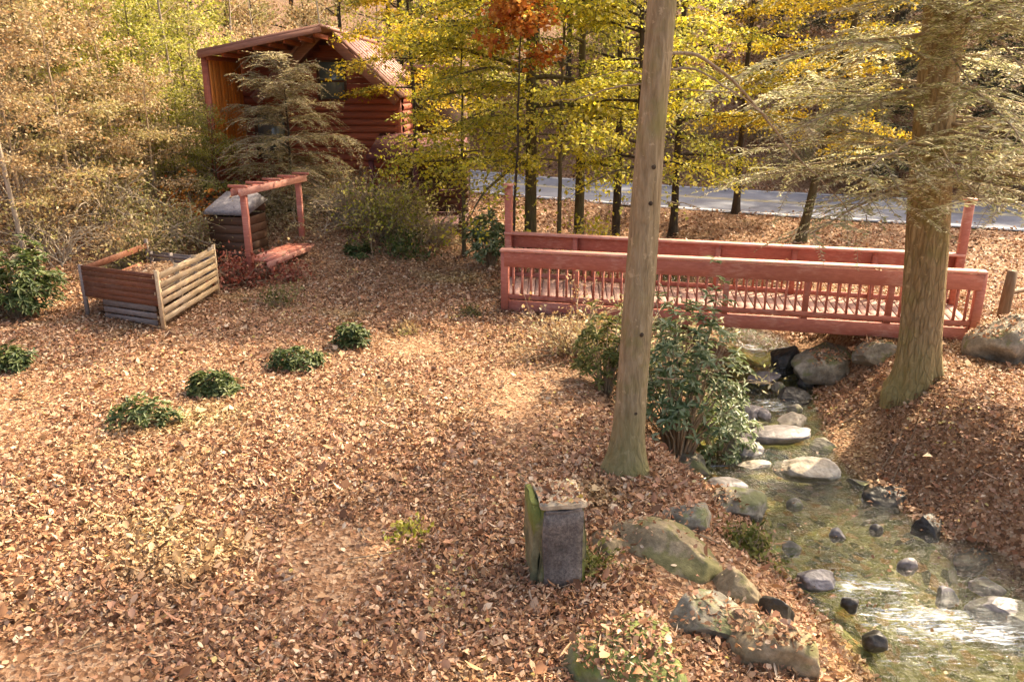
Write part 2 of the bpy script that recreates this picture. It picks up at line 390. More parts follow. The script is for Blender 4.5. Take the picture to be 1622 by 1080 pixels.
att = N('ShaderNodeAttribute'); att.attribute_name = 'bed'
peb = N('ShaderNodeTexVoronoi'); peb.inputs['Scale'].default_value = 9; L(tc.outputs['Object'], peb.inputs['Vector'])
sep2 = N('ShaderNodeSeparateColor'); L(peb.outputs['Color'], sep2.inputs[0])
pcol = ramp(nt, [(0, (.085, .085, .028)), (.3, (.21, .205, .065)), (.6, (.3, .28, .095)), (.85, (.3, .18, .05)), (1, (.38, .36, .18))], sep2.outputs[0])
gcol = mix(nt, att.outputs['Fac'], gcol, pcol)
hh = math_n(nt, 'ADD', vor.outputs['Distance'], noise(nt, tc.outputs['Object'], 25, 4))
finish(nt, gcol, .8, bump(nt, hh, .8, .03), .2)
gm = GG.mesh('ground', m, True)
at_ = gm.attributes.new('bed', 'FLOAT', 'POINT'); at_.data.foreach_set('value', BED.ravel().astype(np.float32))
ground = part('ground', gm, None); tag(ground, kind='structure')

# road
def ribbon(offa, offb, z, n=160, seg=None):
    C = catmull(ROADP, n) ; T = np.gradient(C, axis=0); T /= np.linalg.norm(T, axis=1)[:, None]; Nn = np.stack([-T[:, 1], T[:, 0]], 1)
    g = Geo(); A = C + Nn * offa; B = C + Nn * offb; q = np.full((n, 1), z)
    v = np.concatenate([np.hstack([A, q]), np.hstack([B, q])]); i = np.arange(n - 1)
    g.add(v, np.stack([i, i + 1, i + n + 1, i + n], 1)); return g
m, nt, N, L = nodes('grey_asphalt'); tc = N('ShaderNodeTexCoord')
n1 = noise(nt, tc.outputs['Object'], .6, 5); n2 = noise(nt, tc.outputs['Object'], 40, 3)
c = ramp(nt, [(.35, (.12, .125, .15)), (.65, (.2, .21, .245))], n1)
c = mix(nt, .3, c, ramp(nt, [(.35, (.5, .5, .5)), (.65, (1.5, 1.5, 1.5))], n2), 'MULTIPLY')
finish(nt, c, .75, bump(nt, n2, .3, .01)); ASPHALT = m
m, nt, N, L = nodes('worn_white_paint'); tc = N('ShaderNodeTexCoord')
finish(nt, ramp(nt, [(.38, (.3, .3, .3)), (.5, (.75, .75, .74))], noise(nt, tc.outputs['Object'], 7, 6)), .6); WPAINT = m
m, nt, N, L = nodes('worn_yellow_paint'); tc = N('ShaderNodeTexCoord')
finish(nt, ramp(nt, [(.38, (.3, .28, .2)), (.5, (.62, .5, .2))], noise(nt, tc.outputs['Object'], 7, 6)), .6); YPAINT = m
road = part('road', ribbon(-3.3, 3.3, .29), ASPHALT); tag(road, kind='structure')
for nm, a, b, mt in (('edge_line', -3.0, -2.85, WPAINT), ('edge_line', 2.85, 3.0, WPAINT), ('centre_line', -.2, -.09, YPAINT), ('centre_line', .09, .2, YPAINT)):
    part(nm, ribbon(a, b, .294), mt, road)

# ------------------------------------------------------------------ stream water
K = 26
lat = np.linspace(-.14, 1.14, K)
NW = 420
tt = np.linspace(0, NS - 1, NW); i0 = np.clip(tt.astype(int), 0, NS - 2); fr = (tt - i0)[:, None]
wl = SL[i0] * (1 - fr) + SL[i0 + 1] * fr; wr = SR[i0] * (1 - fr) + SR[i0 + 1] * fr; wz = SZ[i0] * (1 - fr[:, 0]) + SZ[i0 + 1] * fr[:, 0]
WP = wl[:, None] + (wr - wl)[:, None] * lat[None, :, None]
drop = -np.gradient(wz) / (np.linalg.norm(np.gradient((wl + wr) / 2, axis=0), axis=1) + 1e-6)
wx, wy = WP[..., 0], WP[..., 1]
flowx = fbm2(wx * 1.0 + wy * .6, wy * 2.6 - wx * 1.2, .55, 3, 21)
def spot(px, py, z, rx, ry):
    c = at_z(px, py, z); return np.exp(-(((wx - c[0]) / rx) ** 2 + ((wy - c[1]) / ry) ** 2))
foam = 1.0 * spot(1460, 975, -1.42, .8, .16) + .9 * spot(1390, 935, -1.36, .5, .12) + 1.0 * spot(1560, 1000, -1.46, .8, .16) + .5 * spot(1480, 1040, -1.5, .7, .14) + 1.1 * spot(1195, 556, -.72, .3, .5) + .7 * spot(1225, 590, -.82, .3, .4) + .75 * spot(1225, 640, -.95, .4, .3) + .6 * spot(1150, 735, -1.1, .35, .15) \
    + .5 * spot(1170, 690, -1.05, .45, .2) + .5 * spot(1175, 775, -1.13, .5, .2) + .3 * spot(1300, 790, -1.15, .8, .15) + .45 * spot(1330, 925, -1.3, .4, .25) + .3 * spot(1290, 880, -1.22, .6, .25)
rip = .012 + .05 * np.clip(foam, 0, 1)
WZ = wz[:, None] + rip * flowx * 1.3 + .012 * fbm2(wx, wy * 2, .2, 2, 30)
wg = Geo(); jj = (np.arange(NW - 1)[:, None] * K + np.arange(K - 1)[None]).ravel()
wg.add(np.stack([wx, wy, WZ], -1).reshape(-1, 3), np.stack([jj, jj + K, jj + K + 1, jj + 1], 1))
m, nt, N, L = nodes('clear_stream_water')
tc = N('ShaderNodeTexCoord'); fa = N('ShaderNodeAttribute'); fa.attribute_name = 'foam'
mp = N('ShaderNodeMapping'); mp.inputs['Rotation'].default_value = (0, 0, .25); mp.inputs['Scale'].default_value = (1.1, 7.5, 2); L(tc.outputs['Object'], mp.inputs['Vector'])
w1 = noise(nt, mp.outputs[0], 1.6, 5, .6, .8); w2 = noise(nt, mp.outputs[0], 5, 4, .65, .6); w3 = noise(nt, mp.outputs[0], 4.2, 9, .74, 1.0)
nb = bump(nt, math_n(nt, 'ADD', w1, math_n(nt, 'MULTIPLY', w2, .5)), .8, .07)
tr = N('ShaderNodeBsdfTransparent'); tr.inputs['Color'].default_value = (.92, .94, .82, 1)
gl = N('ShaderNodeBsdfGlossy'); gl.inputs['Roughness'].default_value = .07; L(nb, gl.inputs['Normal'])
fz = N('ShaderNodeFresnel'); fz.inputs['IOR'].default_value = 1.4; L(nb, fz.inputs['Normal'])
fm = math_n(nt, 'MULTIPLY', fz.outputs[0], 1.1, True)
ms = N('ShaderNodeMixShader'); L(fm, ms.inputs[0]); L(tr.outputs[0], ms.inputs[1]); L(gl.outputs[0], ms.inputs[2])
df = N('ShaderNodeBsdfPrincipled'); df.inputs['Base Color'].default_value = (.66, .74, .8, 1); df.inputs['Roughness'].default_value = .5; L(nb, df.inputs['Normal'])
ff = math_n(nt, 'MULTIPLY', ramp(nt, [(.38, (0, 0, 0)), (.85, (1, 1, 1))], math_n(nt, 'ADD', math_n(nt, 'MULTIPLY', fa.outputs['Fac'], .6), math_n(nt, 'MULTIPLY', math_n(nt, 'SUBTRACT', w3, .5), 3.4))), .55)
ms2 = N('ShaderNodeMixShader'); L(ff, ms2.inputs[0]); L(ms.outputs[0], ms2.inputs[1]); L(df.outputs[0], ms2.inputs[2])
o = N('ShaderNodeOutputMaterial'); L(ms2.outputs[0], o.inputs[0])
wm = wg.mesh('stream_water', m, True)
a = wm.attributes.new('foam', 'FLOAT', 'POINT'); a.data.foreach_set('value', np.clip(foam, 0, 1).ravel().astype(np.float32))
water = part('stream_water', wm, None); tag(water, kind='structure')

SOLID = []   # objects that leaves may fall on

# ------------------------------------------------------------------ rocks
_ico = None
def rock_geo(sx, sy, sz, seed, cuts=7, rough=.2, sub=5):
    bm = bmesh.new(); bmesh.ops.create_icosphere(bm, subdivisions=sub, radius=1.0)
    v = np.array([q.co[:] for q in bm.verts]); f = np.array([[w.index for w in q.verts] for q in bm.faces]); bm.free()
    r = np.random.default_rng(seed)
    for k in range(cuts):
        n = r.normal(size=3); n[2] *= .9; n /= np.linalg.norm(n); d = r.uniform(.5, .85)
        h = v @ n; v = v - np.maximum(0, h - d)[:, None] * n * .92
    v = v * (1 + rough * fbm(v * 1.4 + seed, 4, seed))[:, None]
    v += .055 * np.stack([fbm(v * 4 + k * 7 + seed, 5, seed + k) for k in range(3)], -1)
    v *= np.array([sx, sy, sz]); g = Geo(); g.add(v * np.array([1, 1, 1.0]), f); return g
R_GREY = rock_mat('grey_lichen_rock', (.12, .105, .075), (.22, .195, .145), (.34, .31, .24), (.13, .14, .045), .55)
R_PALE = rock_mat('pale_dry_rock', (.24, .2, .14), (.36, .31, .235), (.5, .45, .36))
R_DARK = rock_mat('dark_wet_rock', (.02, .018, .015), (.05, .045, .036), (.1, .09, .072), rough=.35)
R_WET = rock_mat('wet_lilac_grey_rock', (.1, .09, .085), (.2, .18, .17), (.32, .29, .28), rough=.35)
R_TAN = rock_mat('tan_leafy_rock', (.16, .12, .065), (.25, .195, .115), (.35, .28, .175), (.13, .125, .04), .5)
R_MOSS = rock_mat('mossy_green_rock', (.1, .1, .055), (.18, .18, .09), (.28, .27, .16), (.12, .15, .03), 1.0)
def rock(px, py, w, h, mat, label, seed, dep=.8, zoff=0.0, rz=None, cuts=7, name='boulder'):
    """a rock whose foot is seen at (px, py); w, h are its seen width and height in photo pixels"""
    p = on_ground(px, py); sdq, szq = stream_d(p[0:1], p[1:2])
    if sdq[0] < .1:
        p = at_z(px, py, max(p[2], szq[0] - .03))
        if name != 'cobble': w, h, zoff = w * .84, h * .66, zoff - .015
    t = np.linalg.norm(p - CAM); sc = t / F
    sx, sz = w * sc / 2, max(.05, h * sc / 2 / .9)
    o = part(name, rock_geo(sx * 1.02, max(sx, sz) * dep * 1.05, sz * 1.15, seed, cuts + 1, sub=4 if name == 'cobble' else 5), mat, None, True)
    o.location = (p[0], p[1] + sx * dep * .5, p[2] + sz * .18 + zoff); o.rotation_euler = (random.uniform(-.12, .12), random.uniform(-.12, .12), random.uniform(-.4, .4) if rz is None else rz)
    tag(o, label, 'rock'); SOLID.append(o); return o
rock(1318, 592, 135, 58, R_GREY, 'broad grey-green slab on the stream bank under the red footbridge', 3, .7, rz=.5, cuts=9)
rock(1243, 580, 62, 62, R_DARK, 'black wet rock beside the waterfall under the footbridge', 4)
rock(1232, 700, 150, 34, R_WET, 'low lilac-grey wet rock spanning the stream above the pale rock', 5, .5)
rock(1282, 752, 118, 48, R_PALE, 'pale dry rock rising out of the middle of the stream', 6, .6)
rock(1196, 740, 66, 14, R_PALE, 'thin pale flat stone at the waterline left of the pale dry rock', 7, .5)
rock(1160, 815, 140, 66, R_GREY, 'greenish grey rock on the near bank below the rhododendron', 8, .7)
rock(1412, 800, 84, 44, R_DARK, 'black overhanging rock at the foot of the far leafy bank', 9, .7)
rock(1608, 572, 110, 78, R_GREY, 'big grey-green boulder among leaves beyond the large tree trunk', 10, .8)
rock(1048, 890, 205, 80, R_TAN, 'long tan bank rock sloping down behind the stone pillar', 61, .7, zoff=-.12, rz=-.75)
rock(1125, 1005, 112, 92, R_GREY, 'upright grey boulder on the bank with a green lichen face', 62, .9, zoff=-.08)
rock(1248, 1052, 150, 82, R_TAN, 'tan boulder at the water edge nearest the camera', 63, .8, zoff=-.06)
rock(1162, 945, 96, 66, R_TAN, 'smooth tan slab leaning down the bank towards the stream', 64, .6, zoff=-.1, rz=-.6)
rock(1232, 985, 56, 46, R_DARK, 'small dark rock wedged between bank boulders at the water edge', 15)
rock(1292, 925, 80, 40, R_WET, 'lilac-grey rock half under water at the near stream edge', 16, .6)
rock(1098, 745, 84, 46, R_GREY, 'mossy grey rock at the stream edge right of the tan tree trunk', 17)
rock(1610, 985, 120, 40, R_WET, 'flat wet rock in the rapids by the far bank', 18, .5)
rock(1478, 845, 76, 48, R_DARK, 'dark rock on the far bank between black overhang and bend', 19)
rock(1545, 900, 84, 46, R_DARK, 'dark mossy rock at the bend of the far bank', 20)
rock(962, 885, 95, 85, R_TAN, 'leaf-strewn tan boulder touching the right side of the stone pillar', 65, .9, zoff=-.2)
rock(1010, 1085, 200, 95, R_MOSS, 'green moss-covered mound of rock below the stone pillar', 66, .9, zoff=-.06, cuts=3)
for px, py, w, h, mt, lb, sd in [
    (1192, 660, 80, 30, R_WET, 'wet grey stepping rock under the edge of the rhododendron', 70), (1258, 668, 64, 26, R_PALE, 'pale rock at the far stream edge above the lilac-grey rock', 71),
    (1172, 716, 96, 30, R_WET, 'flat wet rock at the near edge beside the thin pale stone', 72), (1312, 712, 56, 26, R_GREY, 'grey rock at the far stream edge behind the pale dry rock', 73),
    (1152, 776, 78, 30, R_WET, 'dark wet ledge in the stream above the greenish grey rock', 74), (1262, 632, 66, 30, R_DARK, 'dark rock splitting the stream below the waterfall', 75),
    (1215, 604, 60, 26, R_WET, 'wet ledge rock at the foot of the waterfall', 76), (1368, 770, 50, 20, R_GREY, 'small grey rock between the pale dry rock and black overhang', 77),
    (1098, 830, 90, 40, R_GREY, 'half-buried grey rock between the long bank rock and stream', 78), (1185, 1010, 70, 50, R_TAN, 'half-buried tan rock between two bank boulders', 79),
    (1215, 880, 50, 34, R_MOSS, 'mossy rock at the near water edge beside the ferny clump', 80), (1570, 935, 60, 26, R_WET, 'low wet rock at the outer bend of the stream', 81)]:
    rock(px, py, w, h, mt, lb, sd, .7)
rock(1395, 575, 70, 40, R_GREY, 'grey rock tucked under the right end of the footbridge', 23)
for k, (px, py, w) in enumerate([(1330, 850, 26), (1390, 840, 20), (1260, 800, 24), (1210, 660, 26), (1180, 640, 22), (1260, 650, 24), (1440, 900, 30), (1350, 960, 30),
                                 (1255, 870, 28), (1310, 735, 20), (1280, 610, 26), (1235, 615, 22), (1500, 950, 34), (1390, 1020, 34)]):
    rock(px, py, w, w * .7, (R_WET, R_DARK, R_GREY)[k % 3], 'small rounded cobble lying in the stream shallows', 40 + k, .8, -.03, cuts=4, name='cobble')['group'] = 'small cobbles in the stream'

# stone pillar
pl = thing('stone_pillar', 'square mossy stone pillar with dark speckled front standing in the leaves', 'stone pillar', (.40, 6.05, tz(.4, 6.05)), math.radians(10))
SPECK = rock_mat('speckled_dark_stone', (.075, .063, .054), (.15, .128, .11), (.26, .225, .19), speck=True)
MOSSY = rock_mat('mossy_stone_side', (.09, .085, .045), (.17, .16, .085), (.26, .24, .14), (.15, .17, .03), .9)
TOPS = rock_mat('sunbleached_stone_top', (.35, .28, .18), (.48, .4, .28), (.6, .52, .38))  # lighter than the other faces: sunlight on the top is painted in
def stone_block(x0, x1, y0, y1, z0, z1, seed, amp=.018):
    bm = bmesh.new(); bmesh.ops.create_cube(bm, size=1.0)
    bmesh.ops.bevel(bm, geom=bm.edges[:], offset=.035, segments=2, affect='EDGES')
    bmesh.ops.subdivide_edges(bm, edges=bm.edges[:], cuts=5, use_grid_fill=True)
    bmesh.ops.triangulate(bm, faces=bm.faces[:])
    v = np.array([q.co[:] for q in bm.verts]); f = np.array([[w.index for w in q.verts] for q in bm.faces]); bm.free()
    v = (v + .5) * np.array([x1 - x0, y1 - y0, z1 - z0]) + np.array([x0, y0, z0])
    v += amp * np.stack([fbm(v * 7 + 9 * k + seed, 3, seed + k) for k in range(3)], -1)
    g = Geo(); g.add(v, f); return g
SOLID.append(part('core', stone_block(-.2, .2, -.16, .22, -.25, .74, 1, .05), MOSSY, pl))
part('front_slab', stone_block(-.17, .165, -.21, -.12, -.05, .72, 2, .022), SPECK, pl)
SOLID.append(part('cap', stone_block(-.19, .2, -.19, .24, .735, .775, 3, .025), TOPS, pl))
part('side_slab', stone_block(-.25, -.19, -.12, .26, -.1, .755, 4, .04), MOSSY, pl)

# ------------------------------------------------------------------ footbridge
b0 = at_z(800, 397, 1.2); b1 = at_z(1557, 432, 1.2); a0 = at_z(806, 370, 1.2); a1 = at_z(1522, 405, 1.2)
br = thing('footbridge', 'red wooden footbridge with picket railings crossing the stream', 'footbridge', (b0[0], b0[1], 0.0))
O = np.array([b0[0], b0[1], 0]); 
def q(p, z): return np.array([p[0] - O[0], p[1] - O[1], z])
def lerp(a, b, t): return a + (b - a) * t
dn = (b1 - b0)[:2] / np.linalg.norm((b1 - b0)[:2]); nf = np.array([-dn[1], dn[0], 0])   # nf points away from the camera
for A, B in ((b0, b1), (a0, a1)):
    g = Geo(); g.bar(q(A, .115), q(B, .115), .09, .25); part('beam', g, RED, br)
g = Geo(); n = 58
for k in range(n):
    t = (k + .5) / n; p, r = q(lerp(b0, b1, t), .265), q(lerp(a0, a1, t), .265); d = (r - p) / np.linalg.norm(r - p)
    g.bar(p + d * .05, r - d * .05, .128, .035)
deck = part('deck', g, DECKW, br); SOLID.append(deck)
LEN = np.linalg.norm((b1 - b0)[:2])
for side, (A, B) in enumerate(((b0, b1), (a0, a1))):
    sgn = -1 if side == 0 else 1; off = nf * sgn
    ang = math.atan2((B - A)[1], (B - A)[0]); d3 = np.array([math.cos(ang), math.sin(ang), 0])
    ext = 0.0
    g = Geo(); g.bar(q(A, 1.215) - d3 * .08, q(B, 1.215) + d3 * .05, .2, .045); part('top_rail', g, RED_SUNLIT, br)
    g = Geo(); g.bar(q(A, 1.045) + off * .065, q(B, 1.045) + off * .065, .035, .27); part('fascia_board', g, RED, br)
    g = Geo(); g.bar(q(A, .33) + off * .03, q(B, .33) + off * .03, .05, .09); part('bottom_rail', g, RED, br)
    NP = 7
    for k in range(NP):
        p = lerp(A, B, k / (NP - 1)); g = Geo(); tall = (side == 1 and k in (0, NP - 1))
        w = .14 if k in (0, NP - 1) else .1
        z1 = 2.2 if tall else 1.19
        g.bar(q(p, -.25 if k in (0, NP - 1) else .24), q(p, z1), w, w, up=d3); po = part('post', g, RED, br)
        if tall:
            g = Geo(); g.bar(q(p, z1 + .02) - d3 * .1, q(p, z1 + .02) + d3 * .1, .2, .04); part('post_cap', g, RED_SUNLIT, po)
    for j in range(NP - 1):
        for k in range(1, 8):
            p = lerp(A, B, (j + k / 8) / (NP - 1)); g = Geo(); g.bar(q(p, .37) + off * .03, q(p, .92) + off * .03, .068, .035, up=d3)
            part('picket', g, RED, br)

# timber sill under each bridge end
sill = thing('stacked_timber', 'dark timber sill carrying the right end of the footbridge', 'timber', (b1[0] - O[0] * 0, b1[1], -.3))
g = Geo(); e0 = np.array([-.35, -.1, 0]); g.bar(e0, e0 + nf * 2.2, .24, .24); g.bar(e0 + np.array([.05, 0, -.24]), e0 + nf * 2.2 + np.array([.05, 0, -.24]), .24, .235)
part('sleeper', g, DARKW, sill)

# ------------------------------------------------------------------ pallet bin
pb = thing('compost_bin', 'open bin made of old pallets with one pale slatted side in the sun', 'compost bin', (-6.28, 13.8, tz(-6.28, 13.8) - .02))
def pallet_panel(L_, H, nsl, z0, tilt=0):
    """slats on stringers in the local x-z plane, x from 0 to L_"""
    g = Geo(); hs = (H - z0) / nsl
    for k in range(nsl):
        z = z0 + (k + .5) * hs
        g.bar((0, -.03, z + random.uniform(-.02, .02)), (L_ * (1 + random.uniform(-.02, .02)), -.03, z + random.uniform(-.015, .015)), .022, hs * .68)
    for x in np.linspace(.05, L_ - .05, 4):
        g.bar((x, .03, z0 - .02), (x, .03, H), .09, .05, up=(1, 0, 0))
    for k in (0, nsl // 2, nsl - 1):
        z = z0 + (k + .5) * hs; g.bar((0, .09, z), (L_, .09, z), .02, hs * .4)
    return g
def placed(g, ang, off=(0, 0, 0), shear=0.0):
    c, s = math.cos(ang), math.sin(ang); out = Geo()
    for v in g.v: v[:, 2] += shear * v[:, 0]
    for v in g.v: v[:] = np.stack([v[:, 0]*c - v[:, 1]*s, v[:, 0]*s + v[:, 1]*c, v[:, 2]], 1) + np.array(off)
    return g
part('slatted_side', placed(pallet_panel(2.5, 1.06, 6, .16), math.radians(88)), PALLET, pb)
g = Geo()
for k in range(6):
    z = .5 + .1 * k; g.bar((0, 0, z), (-1.75, .78, z - .0), .03, .092)
part('plank_side', g, BINRED, pb)
g = Geo()
for k in range(3):
    z = .12 + .13 * k; g.bar((-.15, .1, z), (-1.35, .62, z), .03, .1)
part('lower_planks', g, BINGREY, pb)
for p, hgt, mt in (((0, -.02, 0), 1.12, PALLET), ((-1.78, .8, 0), 1.05, BINGREY), ((.1, 2.5, 0), 1.1, PALLET), ((-1.6, 3.2, 0), 1.1, BINGREY)):
    g = Geo(); g.bar((p[0], p[1], -.2), (p[0], p[1], hgt), .065, .065, up=(1, 0, 0)); part('corner_post', g, mt, pb)
part('back_side', placed(pallet_panel(1.75, .85, 5, .16), math.radians(158), (0.1, 2.5, 0)), BINGREY, pb)
g = Geo(); uu, vv = np.meshgrid(np.linspace(.03, .97, 22), np.linspace(.04, .96, 28)); ux, uy = np.array([-1.75, .78]), np.array([-.0, 2.4])
X_ = uu * ux[0] + vv * .05; Y_ = uu * ux[1] + vv * uy[1]; Z_ = .5 + .3 * np.sin(uu * PI) * np.sin(vv * PI) ** .5 + .08 * fbm2(X_, Y_, .4, 3, 3)
i_ = (np.arange(27)[:, None] * 22 + np.arange(21)[None]).ravel(); g.add(np.stack([X_, Y_, Z_], -1).reshape(-1, 3), np.stack([i_, i_ + 22, i_ + 23, i_ + 1], 1))
SOLID.append(part('leaf_heap', g, ground.data.materials[0], pb, True))
g = Geo(); g.bar((-1.76, .8, .95), (-1.6, 3.2, .95), .04, .12); g.bar((-1.76, .8, .6), (-1.6, 3.2, .6), .04, .12); part('far_side', g, BINRED, pb)

# ------------------------------------------------------------------ arbour with bench
p0 = np.array([-5.78, 17.3]); p1 = np.array([-5.22, 19.7]); zb = tz(*p0)
ar = thing('garden_arbour', 'red timber arbour with two posts, crossbeams and a low bench', 'arbour', (p0[0], p0[1], zb))
dv = np.append(p1 - p0, 0); sd = np.array([dv[1], -dv[0], 0]) / np.linalg.norm(dv); du = dv / np.linalg.norm(dv)
for b_ in (np.zeros(3), dv):
    g = Geo(); g.bar(b_ + (0, 0, -.3), b_ + (0, 0, 2.05 - zb), .13, .13, up=(1, 0, 0)); part('post', g, RED, ar)
for s_ in (-.09, .09):
    g = Geo(); g.bar(-du * .3 + sd * s_ + (0, 0, 2.02 - zb), dv + du * .25 + sd * s_ + (0, 0, 2.02 - zb), .045, .15); part('beam', g, RED_SUNLIT if s_ > 0 else RED, ar)  # beam on the sun side takes the lightened red as painted sunlight
g = Geo()
for k in range(5):
    c_ = -du * .2 + (dv + du * .35) * (k / 4) + np.array([0, 0, 2.14 - zb]); g.bar(c_ - sd * .22, c_ + sd * .22, .045, .06)
part('cross_beams', g, RED, ar)
g = Geo()
for k in range(5):
    c_ = np.array([0, 0, .5]) + sd * (.14 + .13 * k - .3); g.bar(c_ + du * .1, c_ + dv - du * .1, .115, .035)
part('seat', g, RED, ar)
g = Geo(); g.bar(np.array([0, 0, .44]) + sd * .42, np.array([0, 0, .44]) + sd * .42 + dv, .04, .12); part('front_board', g, RED_SUNLIT, ar)
for t in (.12, .88):
    for s_ in (-.12, .36):
        g = Geo(); c_ = dv * t + sd * s_; g.bar(c_ + (0, 0, -.25), c_ + (0, 0, .48), .07, .07, up=(1, 0, 0)); part('leg', g, RED, ar)

# ------------------------------------------------------------------ storage box with grey lid
bx = np.array([-6.55, 19.0]); bz = tz(*bx) + .04
sb = thing('storage_box', 'dark wooden storage box with sloping grey lid beside the red arbour', 'storage box', (bx[0], bx[1], bz), math.radians(-12))
g = Geo(); 
for k in range(7):
    z = -.35 + .2 * k
    g.bar((-.5, -.42, z), (.5, -.42, z), .03, .19); g.bar((.5, -.42, z), (.5, .42, z), .03, .19); g.bar((-.5, -.42, z), (-.5, .42, z), .03, .19); g.bar((-.5, .42, z), (.5, .42, z), .03, .19)
part('body', g, DARKW, sb)
g = Geo(); g.add([[-.56,-.52,1.0],[.56,-.52,1.0],[.56,.5,1.24],[-.56,.5,1.24],[-.52,-.48,1.11],[.52,-.48,1.11],[.4,.3,1.44],[-.4,.3,1.44]], np.array([[0,3,2,1],[4,5,6,7],[0,1,5,4],[1,2,6,5],[2,3,7,6],[3,0,4,7]]))
part('lid', g, GREYLID, sb)
g = Geo(); g.bar((-.5, .44, 1.12), (.5, .44, 1.12), .03, .28); part('back_board', g, DARKW, sb)

# ------------------------------------------------------------------ cabin
cb = thing('cabin', 'red-brown log cabin with steep front gable and low lean-to wing', 'cabin', (-5.26, 24.0, 0))
def cx(x): return x + 5.26
def log_wall(a, b, z0, z1, r=.11):
    g = Geo(); a, b = np.array(a, float), np.array(b, float); z = z0 + r
    d = (b - a) / np.linalg.norm(b - a)
    while z < z1:
        P = np.array([np.append(lerp(a, b, t), z) for t in np.linspace(0, 1, 4)]); g.tube(P, r * 1.03, 10); z += 2 * r * .93
    return g
W = lambda x, y: (cx(x), y - 24.0)
part('wall', log_wall(W(-8.2, 24.45), W(-3.35, 24.45), .2, 4.0), CABIN, cb, True)
part('wall', log_wall(W(-3.3, 24.5), W(-3.3, 31), -.2, 3.9), CABIN, cb, True)
part('wall', log_wall(W(-7.98, 21.9), W(-7.98, 31), .2, 4.0), CABIN, cb, True)
g = Geo(); 
for k in range(10):
    y = 21.95 + .25 * k; g.bar((cx(-7.85), y - 24, 2.6), (cx(-7.85), y - 24, 4.95), .236, .035, up=(1, 0, 0))
part('cedar_side', g, ORANGEW, cb)
g = Geo(); g.bar((cx(-3.36), .46, -.2), (cx(-3.36), .46, 4.0), .2, .2, up=(1, 0, 0)); part('corner_post', g, CABIN, cb)
# front gable triangle, boards
AP, EV, HW = 5.62, 3.86, 1.85
g = Geo(); zz = 4.0
while zz < AP - .25:
    hw = (AP - zz - .12) / (AP - EV) * HW
    g.bar((-hw, .40, zz), (hw, .40, zz), .05, .17); zz += .175
gw = part('gable_wall', g, CABIN, cb)
for s_ in (-1, 1):
    g = Geo(); a_ = np.array([0, -.45, AP + .02]); b_ = np.array([s_ * (HW + .15), -.45, EV - .1]); up = np.array([s_ * (AP - EV), 0, HW]); up /= np.linalg.norm(up)
    g.bar(a_, b_, .06, .24, up=up); part('barge_board', g, CABTRIM, cb)
    g = Geo(); off = up * .15
    v = [a_ + off, b_ + off, b_ + off + (0, 8.5, 0), a_ + off + (0, 8.5, 0)]; v += [p + up * .07 for p in v]
    g.add(v, np.array([[0,3,2,1],[4,5,6,7],[0,1,5,4],[1,2,6,5],[2,3,7,6],[3,0,4,7]])); rf = part('roof', g, ROOF, cb)
    g = Geo()
    for k in range(1, 12):
        y = -.45 + k * .75; g.bar(a_ + off + up * .08 + (0, y + .45, 0), b_ + off + up * .08 + (0, y + .45, 0), .03, .03, up=up)
    part('roof_seam', g, ROOF, rf)
# lean-to roof on the left
lo_ = at_y(313, 86, 21.6) - np.array([-5.26, 24, 0]); hi_ = at_y(508, 44, 21.9) - np.array([-5.26, 24, 0])
g = Geo(); v = [lo_, hi_, hi_ + (0, 9, .1), lo_ + (0, 9, .1)]; up = np.array([-.2, 0, .98])
v = v + [p + up * .1 for p in v]
g.add(v, np.array([[0,3,2,1],[4,5,6,7],[0,1,5,4],[1,2,6,5],[2,3,7,6],[3,0,4,7]])); part('lean_to_roof', g, CABTRIM, cb)
g = Geo(); g.bar(lo_ + (0, -.03, -.04), hi_ + (0, -.03, -.04), .05, .13, up=up); part('fascia_board', g, CABTRIM, cb)
g = Geo()
for k in range(8):
    t = (k + .5) / 8; p = lerp(lo_, hi_, t) + (0, .1, -.12); g.bar(p, p + (0, 2.3, 0), .06, .12)
part('rafters', g, CABIN, cb)
g = Geo(); g.bar((cx(-7.95), -2.15, .5), (cx(-7.95), -2.15, 4.95), .16, .16, up=(1, 0, 0)); part('porch_post', g, CABIN, cb)
# wall behind lean-to
g = Geo(); g.bar((cx(-8.2), .42, 4.45), (cx(-6.6), .42, 4.6), .05, .95); part('upper_wall', g, CABIN, cb)
# window
m, nt, N, L = nodes('dull_window_glass'); p_ = finish(nt, (.16, .18, .15), .08, None, .8); GLASS = m
g = Geo(); g.box((-.32, .33, 3.85), (.38, .345, 4.85)); wn = part('window', g, GLASS, cb)
g = Geo()
for a_, b_ in (((-.36, .32, 3.8), (-.36, .32, 4.9)), ((.42, .32, 3.8), (.42, .32, 4.9)), ((-.36, .319, 4.88), (.42, .319, 4.88)), ((-.36, .319, 3.82), (.42, .319, 3.82)), ((-.32, .326, 4.33), (.38, .326, 4.33))):
    g.bar(a_, b_, .06, .06, up=(0, 1, 0))
part('frame', g, DARKW, wn)
g = Geo(); g.box((cx(-7.5), .30, 2.2), (cx(-6.7), .32, 3.4)); wn = part('window', g, GLASS, cb)
g = Geo()
for a_, b_ in (((cx(-7.55), .29, 2.15), (cx(-7.55), .29, 3.45)), ((cx(-6.65), .29, 2.15), (cx(-6.65), .29, 3.45)), ((cx(-7.55), .288, 3.43), (cx(-6.65), .288, 3.43)), ((cx(-7.55), .288, 2.17), (cx(-6.65), .288, 2.17))):
    g.bar(a_, b_, .06, .06, up=(0, 1, 0))
part('frame', g, DARKW, wn)
